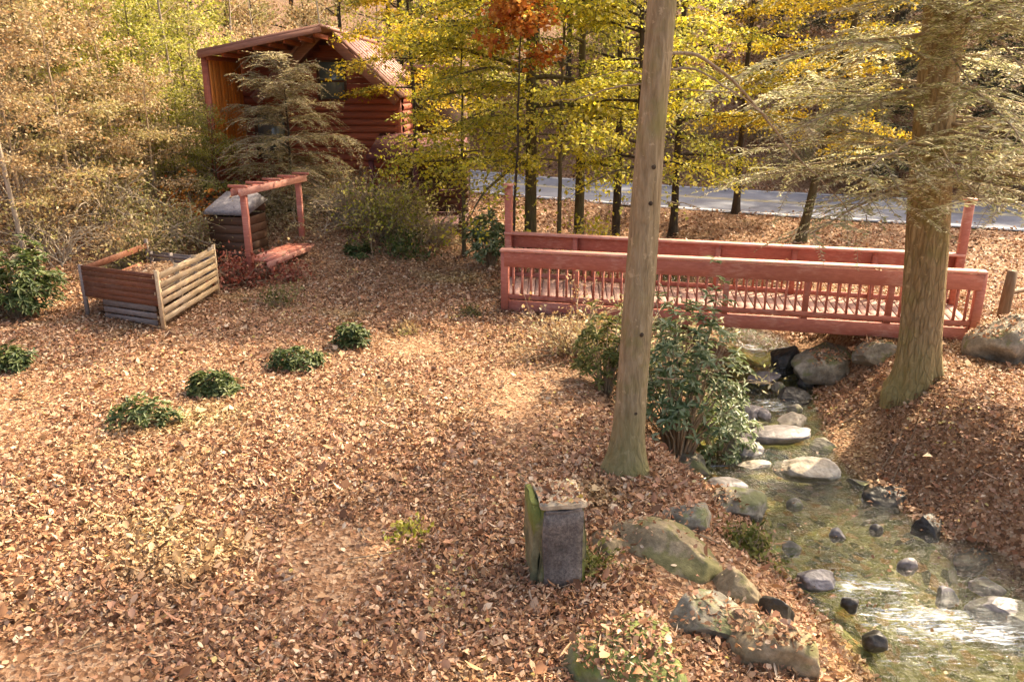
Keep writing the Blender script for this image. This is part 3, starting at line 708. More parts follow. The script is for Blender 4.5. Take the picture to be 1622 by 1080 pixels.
# right rear wing and porch
g = Geo(); g.box((cx(-3.2), 3.5, 0), (cx(-1.6), 7, 4.7)); part('rear_wing', g, DARKW, cb)
g = Geo(); g.box((cx(-3.5), 3.2, 4.72), (cx(-1.2), 7.4, 4.86)); part('rear_roof', g, ROOF, cb)
g = Geo(); v = [[cx(-3.9), -2.2, 2.3], [cx(-1.3), -2.2, 2.3], [cx(-1.3), .3, 2.75], [cx(-3.9), .3, 2.75]]; v = v + [[a_, b_, c_ + .12] for a_, b_, c_ in v]
g.add(v, np.array([[0,3,2,1],[4,5,6,7],[0,1,5,4],[1,2,6,5],[2,3,7,6],[3,0,4,7]])); part('porch_roof', g, MAROON, cb)
for x in (-3.8, -2.6, -1.4):
    g = Geo(); g.bar((cx(x), -2.05, -.2), (cx(x), -2.05, 2.32), .13, .13, up=(1, 0, 0)); part('porch_post', g, MAROON, cb)
g = Geo()
for k in range(10): g.bar((cx(-3.9), -2.1 + .25 * k, .55), (cx(-1.3), -2.1 + .25 * k, .55), .235, .05)
part('porch_deck', g, MAROON, cb)
for z in (.85, 1.45):
    g = Geo(); g.bar((cx(-3.8), -2.07, z), (cx(-1.4), -2.07, z), .05, .1); part('porch_rail', g, MAROON, cb)
part('porch_wall', log_wall(W(-3.3, 23.9), W(-1.3, 23.9), 0, 2.8), DARKW, cb, True)

# wooden stake on the right
pp = on_ground(1582, 528)
st = thing('wooden_post', 'weathered brown wooden post in the leaves past the footbridge end', 'post', tuple(pp))
g = Geo(); P = np.array([[0, 0, -.3], [.01, 0, .3], [.03, .01, .75], [.05, .02, 1.12]]); g.tube(P, [.1, .1, .095, .085], 9); part('stake', g, POSTW, st, True)
g = Geo(); g.tube(np.array([[.0, .02, .72], [.7, .5, .68], [1.5, 1.0, .7], [2.6, 1.7, .68]]), [.045, .045, .04, .04], 7); part('cross_rail', g, POSTW, st, True)

# ------------------------------------------------------------------ trees
def unit(v): return v / (np.linalg.norm(v) + 1e-9)
def bez(a, d, L_, droop, n, r, wob):
    s = np.linspace(0, 1, n)[:, None]
    P = a + d * L_ * s + np.array([0, 0, -1.0]) * droop * L_ * s ** 2
    return P + np.cumsum(r.normal(0, wob * L_ / n, (n, 3)), 0) * (s > 0)
def grow(seed, H, r0, n_limb=24, z0=.25, z1=1.0, Lbot=3.5, Ltop=1.0, elev=(10, 45), droop=.2, n_twig=10, twl=.4, n_leaf=20, lf=(.11, .08), flat=.5,
         ridge=0.0, kind='broad', lean=(0, 0), crook=.02, spread=.12, flare=.7, sides=12, az=None, wood_r=.32, leaf_from=.3, trunk_top=.12, trunk_path=None, thin=1.0):
    r = np.random.default_rng(seed); trunk, limbs, crown = Geo(), Geo(), Geo()
    nh = 22; h = np.linspace(0, 1, nh) ** 1.25; z = -.35 + h * (H + .35)
    P = np.stack([lean[0] * np.clip(z, 0, None), lean[1] * np.clip(z, 0, None), z], 1)
    wob = np.cumsum(r.normal(0, crook, (nh, 2)), 0); P[:, :2] += wob * h[:, None]
    R = r0 * ((1 - h) * (1 - trunk_top) + trunk_top) ** .75 * (1 + flare * np.exp(-np.clip(z + .1, 0, None) / .28))
    if ridge:
        zz_ = np.concatenate([np.linspace(-.35, 3, 70), np.linspace(3.1, H, 50)]); Pq = np.stack([np.interp(zz_, P[:, 2], P[:, k]) for k in range(3)], 1)
        Rq = r0 * ((1 - np.clip(zz_ / H, 0, 1)) * (1 - trunk_top) + trunk_top) ** .75 * (1 + flare * np.exp(-np.clip(zz_ + .1, 0, None) / .28))
        trunk.tube(Pq, Rq, sides); v = trunk.v[0]; c0 = np.repeat(Pq, sides, 0); q_ = v - c0; rr_ = np.linalg.norm(q_, axis=1); a_ = np.arctan2(q_[:, 1], q_[:, 0])
        nz = fbm(np.stack([np.cos(a_) * 2.6, np.sin(a_) * 2.6, c0[:, 2] * .55], 1), 4, seed) * ridge + fbm(np.stack([np.cos(a_) * 1.1, np.sin(a_) * 1.1, c0[:, 2] * .5], 1), 2, seed + 9) * ridge * 1.3
        but = .32 * np.exp(-np.clip(c0[:, 2] + .1, 0, None) / .3) * np.maximum(0, np.cos(2.5 * a_ + seed)) 
        trunk.v[0] = c0 + q_ * (1 + nz / r0 + but)[:, None]
    else: trunk.tube(P, R, sides)
    def tp(zq): return np.array([np.interp(zq, P[:, 2], P[:, k]) for k in range(3)]), np.interp(zq, P[:, 2], R)
    zs = np.sort(r.uniform(z0, z1, n_limb)) * H
    ga = r.uniform(0, 6.28)
    for k, zq in enumerate(zs):
        f = (zq / H - z0) / max(1e-6, z1 - z0)
        p, rt = tp(zq)
        a = ga + k * 2.399 + r.normal(0, .3)
        if az is not None: a = az[k % len(az)] + r.normal(0, .25)
        e = math.radians(elev[0] + (elev[1] - elev[0]) * f + r.normal(0, 7))
        L_ = (Lbot + (Ltop - Lbot) * f) * r.uniform(.7, 1.15)
        d = np.array([math.cos(a) * math.cos(e), math.sin(a) * math.cos(e), math.sin(e)])
        B = bez(p, d, L_, droop * r.uniform(.7, 1.4), 9, r, .06)
        rl = min(rt * .6, .012 + wood_r * .05 * L_)
        limbs.tube(B, np.linspace(rl, .006, 9), 5)
        for j in range(n_twig):
            s = leaf_from + (1 - leaf_from) * (j + r.uniform(.2, .8)) / n_twig
            b = np.array([np.interp(s * 8, np.arange(9), B[:, c]) for c in range(3)])
            td = unit(B[min(8, int(s * 8) + 1)] - B[int(s * 8) if s < 1 else 7])
            sidev = unit(np.cross(td, [0, 0, 1])) * (1 if j % 2 else -1)
            ta = r.uniform(.5, 1.1)
            w = unit(td * math.cos(ta) + sidev * math.sin(ta) + np.array([0, 0, r.normal(0, .18)]))
            tl = L_ * twl * (1.15 - .75 * s) * r.uniform(.6, 1.2) + .12
            Tq = bez(b, w, tl, droop * r.uniform(.5, 1.5), 5, r, .08)
            limbs.tube(Tq, np.linspace(.007, .003, 5), 3, cap=False)
            n = max(0, int(n_leaf * (tl / (.4 * Lbot * twl + .12)) * r.uniform(.6, 1.3) * thin))
            if not n: continue
            u = r.uniform(.0, 1.02, n) if kind != 'hemlock' else np.linspace(.02, 1, n)
            C = np.stack([np.interp(u * 4, np.arange(5), Tq[:, c]) for c in range(3)], 1)
            if kind == 'hemlock':
                pl_ = unit(np.cross(w, [0, 0, 1])); sg = np.where(np.arange(n) % 2, 1, -1)[:, None]
                D = w * .55 + pl_ * sg + r.normal(0, .22, (n, 3)) + np.array([0, 0, -.18])
                Nn = np.array([0, 0, 1.0]) + r.normal(0, flat, (n, 3))
                ln = lf[0] * (1.1 - .75 * u) * r.uniform(.7, 1.3, n)
                crown.leaves(C, D, Nn, ln, lf[1], .12)
            else:
                C = C + r.normal(0, spread, (n, 3)) * np.array([1, 1, .28 if flat < .4 else .6])
                D = w * .6 + r.normal(0, .8, (n, 3)) + np.array([0, 0, -.25])
                Nn = np.array([0, 0, 1.0]) + r.normal(0, flat, (n, 3))
                k_ = r.uniform(.65, 1.3, n); crown.leaves(C, D, Nn, lf[0] * k_, lf[1] * k_, r.uniform(-.25, .35, n))
    return trunk, limbs, crown
def tree(name, label, cat, loc, bark, leafm, limbmat=None, rz=0.0, group=None, crown_name='crown', scale=1.0, **kw):
    t, l, c = grow(**kw)
    o = thing(name, label, cat, loc, rz, group, scale)
    part('trunk', t, bark, o, True)
    if l.n: part('limbs', l, limbmat or bark, o, True)
    if c.n: part(crown_name, c, leafm, o)
    return o
def spot_at(px, depth):
    """ground point seen in image column px at world depth"""
    t = depth / math.cos(PITCH); x = (px - 811) / F * t * 1.0
    return (x, depth, tz(x, depth))
def col(px, depth, zz=0.0):
    d = ray(px, 540); # intersect the column with depth
    # solve for py such that the point lies on the terrain
    for _ in range(4):
        # t along forward axis: y*cos - (z-4.1)*sin
        t = depth * math.cos(PITCH) - (zz - 4.1) * math.sin(PITCH); x = (px - 811) / F * t; zz = tz(x, depth)
    return (x, depth, zz)

# --- the two big foreground trunks
p = on_ground(993, 752); tr_loc = (p[0], p[1] + .15, p[2])
topx = at_y(1042, 0, 8.45); LX = (topx[0] - p[0]) / (topx[2] - p[2])
main = thing('tall_tree', 'tall straight tan tree trunk leaning slightly right in front of the footbridge', 'tree', tr_loc)
t, l, c = grow(21, 17, .165, 26, .42, 1.0, 3.4, 1.2, (20, 50), .12, 9, .45, 6, (.12, .09), .8, lean=(LX, .02), crook=.012, flare=.95, sides=44, ridge=.016, spread=.2, trunk_top=.25)
part('trunk', t, BARK_MAIN, main, True); part('limbs', l, BARK_MAIN, main, True); part('crown', c, L_YGREEN, main)
def px_branch(pts, depth, r0, r1, deps=None):
    P = np.array([at_y(a_, b_, depth if deps is None else deps[k]) for k, (a_, b_) in enumerate(pts)]) - np.array(tr_loc)
    g = Geo(); P = catmull(P, 4 * len(pts)); P += RNG.normal(0, .008, P.shape); g.tube(P, np.linspace(r0, r1, len(P)), 6); part('bare_branch', g, TWIG, main, True)
px_branch([(1050, 88), (1100, 86), (1150, 118), (1200, 172), (1250, 236), (1300, 285), (1352, 345)], 8.5, .022, .006, [8.45, 8.6, 8.8, 9.1, 9.4, 9.7, 10])
px_branch([(1050, 112), (1100, 110), (1150, 140), (1190, 165), (1240, 210)], 8.5, .016, .004, [8.45, 8.4, 8.3, 8.2, 8.1])
px_branch([(1050, 145), (1100, 144), (1150, 146), (1195, 140)], 8.5, .01, .004)
px_branch([(1020, 135), (970, 140), (920, 155), (870, 162)], 8.5, .012, .003)
px_branch([(1020, 118), (985, 112), (940, 122)], 8.5, .01, .003)
px_branch([(1040, 598), (1060, 600), (1085, 599)], 8.5, .012, .004, [8.4, 8.3, 8.2])
px_branch([(1055, 320), (1080, 322), (1110, 330)], 8.5, .01, .003)

g = Geo()
for a_, b_ in ((1031, 262), (1026, 318), (1012, 520), (1002, 640)):
    q_ = at_y(a_, b_, 8.45 - .2) - np.array(tr_loc)
    zz = q_[2]; ax_ = LX * zz
    u_ = unit(np.array([q_[0] - ax_, -.17, 0])); rad = .165 * (1 - zz / 17 * .75) ** .75 + .004
    cpt = np.array([ax_, .02 * zz, zz]) + u_ * rad * .93
    g.tube(np.array([cpt, cpt + u_ * .012, cpt + u_ * .016]), [.026, .018, .006], 7)
part('knot', g, BARK_DARK, main, True)

p = on_ground(1466, 615); big_loc = (p[0], p[1] + .3, p[2] - .05)
topx = at_y(1538, 0, 10.6); LX2 = (topx[0] - p[0]) / (topx[2] - p[2]) * .8
big = tree('hemlock_tree', 'thick mossy hemlock trunk beside the footbridge with pale drooping boughs', 'tree', big_loc, BARK_BIG, L_HEMLOCK, TWIG, seed=33, H=17, r0=.295, n_limb=66, z0=.24, z1=.98, wood_r=.16,
     Lbot=3.0, Ltop=1.0, elev=(4, 16), droop=.24, n_twig=26, twl=.42, n_leaf=52, lf=(.13, .026), leaf_from=.12, flat=.4, kind='hemlock', lean=(LX2, .01), crook=.015, flare=.35, sides=56, ridge=.05, trunk_top=.3, thin=.6)

_t, l, c = grow(34, 17, .34, 22, .172, .275, 3.0, 2.4, (4, 16), .13, 17, .5, 40, (.12, .022), .4, 0, 'hemlock', (LX2, .01), .015, .12, .4, 8, [3.0, 3.5, 3.9, 4.3, 4.7, 5.1, 5.7, .1, 2.4], .14, .1, .3)
part('limbs', l, TWIG, big, True); part('crown', c, L_HEMLOCK, big)

_t, l, c = grow(35, 17, .34, 22, .27, .52, 2.4, 1.8, (0, 16), .16, 15, .5, 36, (.12, .022), .4, 0, 'hemlock', (LX2, .01), .015, .12, .4, 8, [4.0, 4.4, 4.8, 5.2, 4.6, 3.6], .14, .1, .3)
part('limbs', l, TWIG, big, True); part('crown', c, L_HEMLOCK, big)

# --- yellow maples behind the bridge
mk = dict(n_twig=14, twl=.46, lf=(.095, .066), flat=.35, spread=.13)
tree('yellow_maple', 'yellow maple with tiered sprays, the trunk nearest the bridge post', 'tree', col(840, 20.0), BARK_OLIVE, L_YELLOW, BARK_OLIVE, seed=5, H=11.5, r0=.16, n_limb=50, z0=.2, Lbot=4.1, Ltop=1.6, elev=(4, 38), droop=.26, n_leaf=26, az=[3.1, 3.7, 2.7, 4.6, 5.5, 3.3, .3, 3.9], **mk)
tree('understory_maple', 'low yellow understory maple drooping over the left end of the footbridge', 'tree', col(885, 18.9), BARK_OLIVE, L_YELLOW, seed=15, H=6.5, r0=.06, n_limb=28, z0=.34, Lbot=2.9, Ltop=1.4, elev=(8, 40), droop=.24, n_leaf=24, **mk)
tree('understory_maple', 'small yellow maple leaning in front of the cabin porch', 'tree', col(735, 20.0), BARK_OLIVE, L_YELLOW, seed=16, H=5.6, r0=.05, n_limb=22, z0=.36, Lbot=2.2, Ltop=.9, elev=(2, 35), droop=.25, n_leaf=22, **mk)
tree('yellow_maple', 'greenish yellow maple with a mossy trunk between two darker trunks', 'tree', col(916, 21.5), BARK_OLIVE, L_YGREEN, BARK_OLIVE, seed=6, H=10, r0=.14, n_limb=36, z0=.22, Lbot=3.8, Ltop=1.6, elev=(3, 40), droop=.25, n_leaf=24, **mk)
tree('slender_tree', 'dark slender tree left of the tan trunk in front of the road', 'tree', col(974, 23), BARK_DARK, L_YGREEN, seed=7, H=12, r0=.13, n_limb=22, z0=.4, Lbot=2.6, Ltop=1, elev=(15, 45), droop=.15, n_leaf=14, **mk)
tree('slender_tree', 'dark reddish slender trunk just beside the tall tan trunk', 'tree', col(1006, 19), BARK_DARK, L_YELLOW, seed=8, H=10, r0=.1, n_limb=28, z0=.24, Lbot=2.6, Ltop=1, elev=(2, 40), droop=.2, n_leaf=22, **mk)
tree('slender_tree', 'dark slender tree half hidden behind the right edge of the tan trunk', 'tree', col(1066, 24), BARK_DARK, L_YELLOW, seed=9, H=11, r0=.12, n_limb=40, z0=.2, Lbot=3.4, Ltop=1, elev=(10, 40), droop=.2, n_leaf=26, **mk)
tree('golden_tree', 'golden leaved tree with a thin trunk slanting right over the road', 'tree', col(1268, 22.5), BARK_OLIVE, L_GOLD, seed=10, H=10, r0=.13, n_limb=44, z0=.25, Lbot=3.2, Ltop=1.2, elev=(5, 40), droop=.18, n_leaf=28, lean=(.14, 0), **mk)
tree('golden_tree', 'golden leaved tree between the tan trunk and the slanting trunk', 'tree', col(1165, 26), BARK_DARK, L_GOLD, seed=12, H=9, r0=.12, n_limb=42, z0=.25, Lbot=3.0, Ltop=1.2, elev=(8, 42), droop=.18, n_leaf=28, **mk)
tree('golden_tree', 'golden leaved tree hanging over the right slope of the cabin roof', 'tree', col(665, 22.6), BARK_DARK, L_GOLD, seed=17, H=8.5, r0=.07, n_limb=28, z0=.42, Lbot=2.2, Ltop=1.2, elev=(0, 35), droop=.2, n_leaf=24, **mk)
tree('orange_tree', 'small orange leaved tree glowing above the yellow maple sprays', 'tree', col(812, 17.6), BARK_DARK, L_ORANGE, seed=13, H=6.3, r0=.04, n_limb=12, z0=.74, Lbot=.9, Ltop=.5, elev=(15, 50), droop=.1, n_leaf=20, n_twig=9, twl=.4, lf=(.12, .09), flat=.6, spread=.15)
# hemlock in front of the cabin
tree('young_hemlock', 'grey-green feathery young hemlock growing in front of the cabin', 'tree', col(466, 21.6), BARK_DARK, L_GREYHEM, TWIG, seed=14, H=3.7, r0=.05, n_limb=60, z0=.06, Lbot=2.5, Ltop=1.3, elev=(10, 50), droop=.38, n_twig=18, twl=.5, n_leaf=19, lf=(.17, .026), wood_r=.14, leaf_from=.12, flat=.4, kind='hemlock', flare=.2)

# --- left hillside and background: prototypes then copies
def bush(seed, h, w, n_stem, n_leaf, lf, spread=.18, flat=.9, arch=.4, twigs=5):
    r = np.random.default_rng(seed); st, lv = Geo(), Geo()
    for k in range(n_stem):
        a = r.uniform(0, 6.28); e = r.uniform(.5, 1.35); L_ = h * r.uniform(.7, 1.15)
        d = np.array([math.cos(a) * math.cos(e), math.sin(a) * math.cos(e), math.sin(e)])
        B = bez(np.array([r.normal(0, .06 * w), r.normal(0, .06 * w), -.1]), d, L_, arch * r.uniform(.3, 1), 8, r, .08)
        st.tube(B, np.linspace(.012 + .006 * h, .004, 8), 5)
        for j in range(twigs):
            s = r.uniform(.3, 1); b = np.array([np.interp(s * 7, np.arange(8), B[:, c]) for c in range(3)])
            dd = unit(d + r.normal(0, .7, 3)); T = bez(b, dd, w * .35 * r.uniform(.5, 1.2), .2, 4, r, .1)
            st.tube(T, np.linspace(.006, .003, 4), 3, cap=False)
            n = max(1, int(n_leaf * r.uniform(.4, 1.4)))
            u = r.uniform(0, 1, n); C = np.stack([np.interp(u * 3, np.arange(4), T[:, c]) for c in range(3)], 1) + r.normal(0, spread, (n, 3))
            C[:, 2] = np.maximum(C[:, 2], .02)
            D = dd * .4 + r.normal(0, .8, (n, 3)); Nn = np.array([0, 0, 1.0]) + r.normal(0, flat, (n, 3)); k_ = r.uniform(.6, 1.3, n)
            lv.leaves(C, D, Nn, lf[0] * k_, lf[1] * k_, r.uniform(-.2, .3, n))
    return st, lv
def shrub(name, label, cat, loc, stemm, leafm, rz=0.0, group=None, scale=1.0, **kw):
    s, l = bush(**kw); o = thing(name, label, cat, loc, rz, group, scale)
    part('stems', s, stemm, o, True)
    if l.n: part('foliage', l, leafm, o)
    return o
def place(px, depth): return col(px, depth)

beech = tree('beech_sapling', 'tan leaved sapling leaning out from the hillside above the pallet bin', 'tree', col(120, 18), TWIG, L_TAN, TWIG, seed=51, H=4.2, r0=.05, n_limb=26, z0=.15, Lbot=1.7, Ltop=.7, elev=(10, 45), droop=.15, n_twig=11, twl=.5, n_leaf=18, lf=(.085, .045), flat=.9, spread=.13, flare=.2, group='saplings on the left hillside')
ygs = tree('yellow_green_tree', 'yellow-green leafy tree left of the cabin lean-to roof', 'tree', col(265, 24), BARK_OLIVE, L_YGREEN, BARK_PALE, seed=52, H=6.0, r0=.07, n_limb=30, z0=.15, Lbot=2.2, Ltop=.9, elev=(10, 45), droop=.12, n_twig=12, twl=.5, n_leaf=22, lf=(.09, .06), flat=.8, spread=.15, flare=.2, group='leafy trees on the left hillside')
olive = tree('brushy_tree', 'pale olive brushy tree at the top left corner', 'tree', col(30, 23), BARK_OLIVE, L_BRUSH, TWIG, seed=53, H=6.5, r0=.07, n_limb=34, z0=.1, Lbot=2.3, Ltop=.9, elev=(5, 45), droop=.15, n_twig=10, twl=.45, n_leaf=13, lf=(.1, .055), flat=.9, spread=.16, flare=.2, group='leafy trees on the left hillside')
GH = 'saplings on the left hillside'; GT = 'leafy trees on the left hillside'
for k, (px, dp, sc, lb) in enumerate([
    (45, 16.8, .8, 'tan leaved sapling right behind the dark green bush at the left edge'),
    (190, 20.5, 1.0, 'tan leaved sapling high above the pale slatted bin side'),
    (75, 20.5, 1.1, 'tan leaved sapling upslope of the pale leaning trunk'),
    (250, 20.0, .8, 'tan leaved sapling just left of the grey lidded storage box'),
    (10, 19.0, 1.0, 'tan leaved sapling at the far left edge above the leaning trunk'),
    (150, 24.0, 1.2, 'tan leaved sapling among the yellow-green hillside trees'),
    (395, 31.0, 1.3, 'tan leaved sapling showing above the cabin lean-to roof'),
    (460, 34.0, 1.4, 'tan leaved sapling behind the peak of the cabin roof')]):
    dup(beech, place(px, dp), k * 1.7, sc, lb, GH)
for k, (px, dp, sc, lb) in enumerate([
    (185, 26, 1.1, 'yellow-green tree at mid hillside, left of the tree by the lean-to'),
    (330, 27, 1.0, 'yellow-green tree touching the left end of the lean-to roof'),
    (225, 31, 1.2, 'yellow-green tree high at the top edge left of the cabin'),
    (285, 21.5, .5, 'small yellow-green tree low on the slope behind the storage box'),
    (110, 29, 1.1, 'yellow-green tree at the top edge over the hillside'),
    (150, 21.5, .75, 'small yellow-green tree between tan saplings mid slope'),
    (235, 22.5, .8, 'small yellow-green tree upslope of the slatted bin side'),
    (350, 21.3, .45, 'little yellow-green tree right above the grey box lid')]):
    dup(ygs, place(px, dp), k * 2.1, sc, lb, GT)
for k, (px, dp, sc, lb) in enumerate([
    (100, 25, 1.0, 'pale olive brushy tree left of the yellow-green hillside trees'),
    (345, 22.5, .55, 'pale olive brushy tree below the sunlit orange side of the cabin'),
    (10, 28, 1.2, 'pale olive brushy tree uppermost at the left edge'),
    (170, 33, 1.3, 'pale olive brushy tree along the top edge of the hillside'),
    (60, 19.5, .6, 'short pale olive brushy tree above the green bush at the left edge'),
    (310, 24.5, .8, 'pale olive brushy tree hugging the left corner of the cabin')]):
    dup(olive, place(px, dp), k * 1.3, sc, lb, GT)
# slim pole trees
pole = tree('pole_tree', 'pale leaning tree trunk at the left edge above the green bush', 'tree', col(42, 16.2), BARK_PALE, L_TAN, TWIG, seed=61, H=9, r0=.05, n_limb=14, z0=.5, Lbot=1.6, Ltop=.7, elev=(25, 55), droop=.05, n_twig=6, twl=.4, n_leaf=4, lf=(.1, .07), flat=.9, flare=.3, lean=(-.06, 0), group='slim pole trees')
for k, (px, dp, sc, lb) in enumerate([
    (302, 23.5, 1.0, 'slim pale tree trunk left of the sunlit orange cabin side'),
    (318, 25.5, .9, 'second slim pale tree trunk close to the lean-to roof end'),
    (372, 33, 1.2, 'slim tree trunk behind the middle of the lean-to roof'),
    (436, 35, 1.1, 'slim tree trunk behind the cabin just left of the roof peak'),
    (540, 38, 1.2, 'slim tree trunk behind the cabin just right of the roof peak'),
    (590, 40, 1.2, 'slim tree trunk beyond the road behind the dusty red roof'),
    (230, 27, 1.0, 'slim tree trunk standing amid the yellow-green hillside trees'),
    (80, 22, 1.0, 'slim tree trunk on the upper hillside left of the yellow-green trees')]):
    dup(pole, place(px, dp), k * 1.9, sc, lb, 'slim pole trees', tilt=(random.uniform(-.05, .05), random.uniform(-.05, .05)))
# woods beyond the road
FW = 'trees in the far wood beyond the road'
darkh = tree('dark_hemlock', 'dark hemlock in the far wood beyond the road', 'tree', col(1500, 33), BARK_DARK, L_DARKHEM, BARK_DARK, seed=71, H=13, r0=.2, n_limb=60, z0=.12, Lbot=3.0, Ltop=.6, elev=(0, 20), droop=.2, n_twig=14, twl=.45, n_leaf=16, lf=(.24, .05), flat=.5, kind='hemlock', flare=.3, group=FW)
wood = tree('wood_tree', 'brown leaved tree in the far wood beyond the road', 'tree', col(1120, 40), BARK_DARK, L_TAN, BARK_DARK, seed=72, H=13, r0=.17, n_limb=34, z0=.15, Lbot=3.4, Ltop=1.5, elev=(12, 45), droop=.12, n_twig=11, twl=.45, n_leaf=15, lf=(.17, .12), flat=.8, spread=.3, flare=.3, group=FW)
ywood = tree('yellow_wood_tree', 'yellow-green tree in the far wood beyond the road', 'tree', col(900, 43), BARK_DARK, L_YGREEN, BARK_DARK, seed=73, H=13, r0=.16, n_limb=34, z0=.2, Lbot=3.4, Ltop=1.5, elev=(12, 45), droop=.12, n_twig=11, twl=.45, n_leaf=16, lf=(.17, .12), flat=.8, spread=.3, flare=.3, group=FW)
for k, (px, dp, sc) in enumerate([(1330, 36, 1), (1610, 31, 1.0), (1420, 40, 1.2), (1560, 38, 1.1), (1230, 42, 1), (1680, 28, 1), (1050, 48, 1.1), (700, 50, 1.1), (1385, 31.5, .7), (1760, 33, 1.2)]):
    dup(darkh, place(px, dp), k * 1.1, sc, group=FW)
for k, (px, dp, sc) in enumerate([(1020, 41, .9), (1220, 38, .8), (1300, 46, 1.2), (1460, 46, 1.2), (980, 52, 1.2), (850, 52, 1.2), (760, 46, 1), (640, 48, 1.1), (550, 46, 1), (480, 48, 1.2), (1150, 54, 1.4), (1600, 48, 1.3), (380, 46, 1.2), (280, 44, 1.1), (180, 44, 1.1), (60, 42, 1.1), (420, 39, .6), (500, 41, .6)]):
    dup(wood, place(px, dp), k * 1.7, sc, group=FW)
for k, (px, dp, sc) in enumerate([(780, 44, .9), (1080, 46, 1), (1180, 44, 1), (690, 42, .8), (960, 47, 1), (620, 54, 1.2), (330, 40, .9), (230, 38, .9), (120, 38, .9)]):
    dup(ywood, place(px, dp), k * 1.4, sc, group=FW)

# --- shrubs
def rhodo(name, label, loc, seed, h, w, d=None, n=150, lf=(.12, .036), leafm=None, per=11, group=None, rz=0.0):
    """rosettes of long leaves at the ends of crooked stems filling a rounded, uneven mound"""
    r = np.random.default_rng(seed); st, lv = Geo(), Geo(); d = d or w
    for k in range(n):
        a = r.uniform(0, 6.28); rr = r.uniform(.15, 1) ** .6; ph = r.uniform(.05, 1)
        x, y = math.cos(a) * rr * w / 2, math.sin(a) * rr * d / 2
        zt = h * math.sqrt(max(0, 1 - rr ** 2 * .8)) * r.uniform(.35, 1.05)
        tip = np.array([x, y, zt]) * (1 + .22 * vnoise(np.array([a * 1.5, zt * 2 / h, seed]), seed))
        out = unit(np.array([x / w, y / d, .45 + zt / h * .6]))
        if k % 3 == 0: st.tube(np.array([[x * .15, y * .15, -.1], [x * .4, y * .4, zt * .45], tip * .97]), [.014 * h ** .5, .01 * h ** .5, .005], 4)
        m_ = per + r.integers(-2, 3); aa = np.arange(m_) * 2.399 + r.uniform(0, 6)
        e1 = unit(np.cross(out, [.3, .2, 1])); e2 = np.cross(out, e1)
        D = (np.cos(aa)[:, None] * e1 + np.sin(aa)[:, None] * e2) + out * r.uniform(-.25, .65, m_)[:, None]
        C = np.tile(tip, (m_, 1)) + r.normal(0, .015, (m_, 3)) - out * (np.arange(m_)[:, None] * .006)
        ln = lf[0] * r.uniform(.7, 1.25, m_)
        lv.leaves(C, D, np.tile(out, (m_, 1)) + r.normal(0, .2, (m_, 3)), ln, lf[1] * r.uniform(.8, 1.2, m_), .2, six=True, curl=-.2)
    o = thing(name, label, 'shrub', loc, rz, group); part('stems', st, TWIG, o, True); part('foliage', lv, leafm or L_RHODO, o); return o
def gl_(x, y, dz=-.03): return (x, y, tz(x, y) + dz)
c_ = at_y(1080, 640, 10.7)
rhodo('rhododendron', 'big glossy rhododendron between the tan trunk and the stream', gl_(c_[0], 10.7), 1, 2.55, 1.6, 1.4, 230, (.13, .038), per=10)
c_ = at_y(1142, 650, 11.0)
rhodo('rhododendron', 'lower rhododendron lobe spreading over the stream edge', gl_(c_[0], 11.0), 2, 1.25, 1.0, 1.0, 80, (.125, .037))
c_ = at_y(958, 600, 10.9)
rhodo('rhododendron', 'lighter green bush peeping out left of the tan trunk', gl_(c_[0], 10.9), 3, 1.4, 1.0, 1.0, 110, (.11, .033), L_FERN)
rhodo('rhododendron', 'dark evergreen bush against the left tall post of the footbridge', col(776, 19.0), 4, 1.5, 1.1, 1.1, 130, (.14, .045))
rhodo('rhododendron', 'dark green bush at the left edge below the pale leaning trunk', gl_(-9.35, 14.6), 5, 1.35, 1.5, 1.3, 190, (.14, .042), L_SHRUB)
for k, (px, py, w, h, lb) in enumerate([
    (202, 690, 125, 62, 'dark green clump nearest the camera in the row of four'),
    (330, 633, 84, 48, 'dark green clump second from the camera in the row of four'),
    (462, 592, 88, 52, 'dark green clump third from the camera in the row of four'),
    (555, 555, 64, 50, 'dark green clump farthest from the camera in the row of four'),
    (12, 592, 56, 50, 'dark green clump cut off by the left edge'),
    (565, 408, 52, 32, 'small dull green clump on the path beyond the sunny patch')]):
    p = on_ground(px, py); s_ = np.linalg.norm(p - CAM) / F
    rhodo('evergreen_clump', lb, (p[0], p[1] + w * s_ * .3, p[2] - .02), 20 + k, h * s_ * .8, w * s_ * .92, w * s_ * (.55 + .07 * k), 54 + 8 * ((k * 5) % 6), (.1, .033), L_SHRUB, 9, 'low evergreen clumps in the leaves')
p = on_ground(440, 485); shrub('bramble', 'grey-green straggly bramble beside the right end of the bin', 'shrub', tuple(p), TWIG, L_OLIVE, seed=81, h=.55, w=.7, n_stem=12, n_leaf=7, lf=(.08, .05), spread=.08)
p = on_ground(745, 500); shrub('bramble', 'faint brown weedy tuft near the left end of the footbridge', 'shrub', tuple(p), TWIG, L_OLIVE, seed=82, h=.35, w=.55, n_stem=12, n_leaf=6, lf=(.07, .035), spread=.06)
p = on_ground(642, 525); shrub('bramble', 'low orange-brown weed in the middle of the sunny clearing', 'shrub', tuple(p), TWIG, L_TAN, seed=83, h=.3, w=.5, n_stem=12, n_leaf=6, lf=(.07, .04), spread=.06)
p = on_ground(378, 452); shrub('red_shrub', 'brick red leaved shrub in front of the arbour post', 'shrub', tuple(p), TWIG, L_RED, seed=84, h=.8, w=1.2, n_stem=26, n_leaf=10, lf=(.09, .06), spread=.13)
p = on_ground(455, 445); shrub('red_shrub', 'smaller reddish shrub under the front of the arbour bench', 'shrub', tuple(p), TWIG, L_RED, seed=85, h=.5, w=.8, n_stem=16, n_leaf=8, lf=(.08, .05), spread=.1)
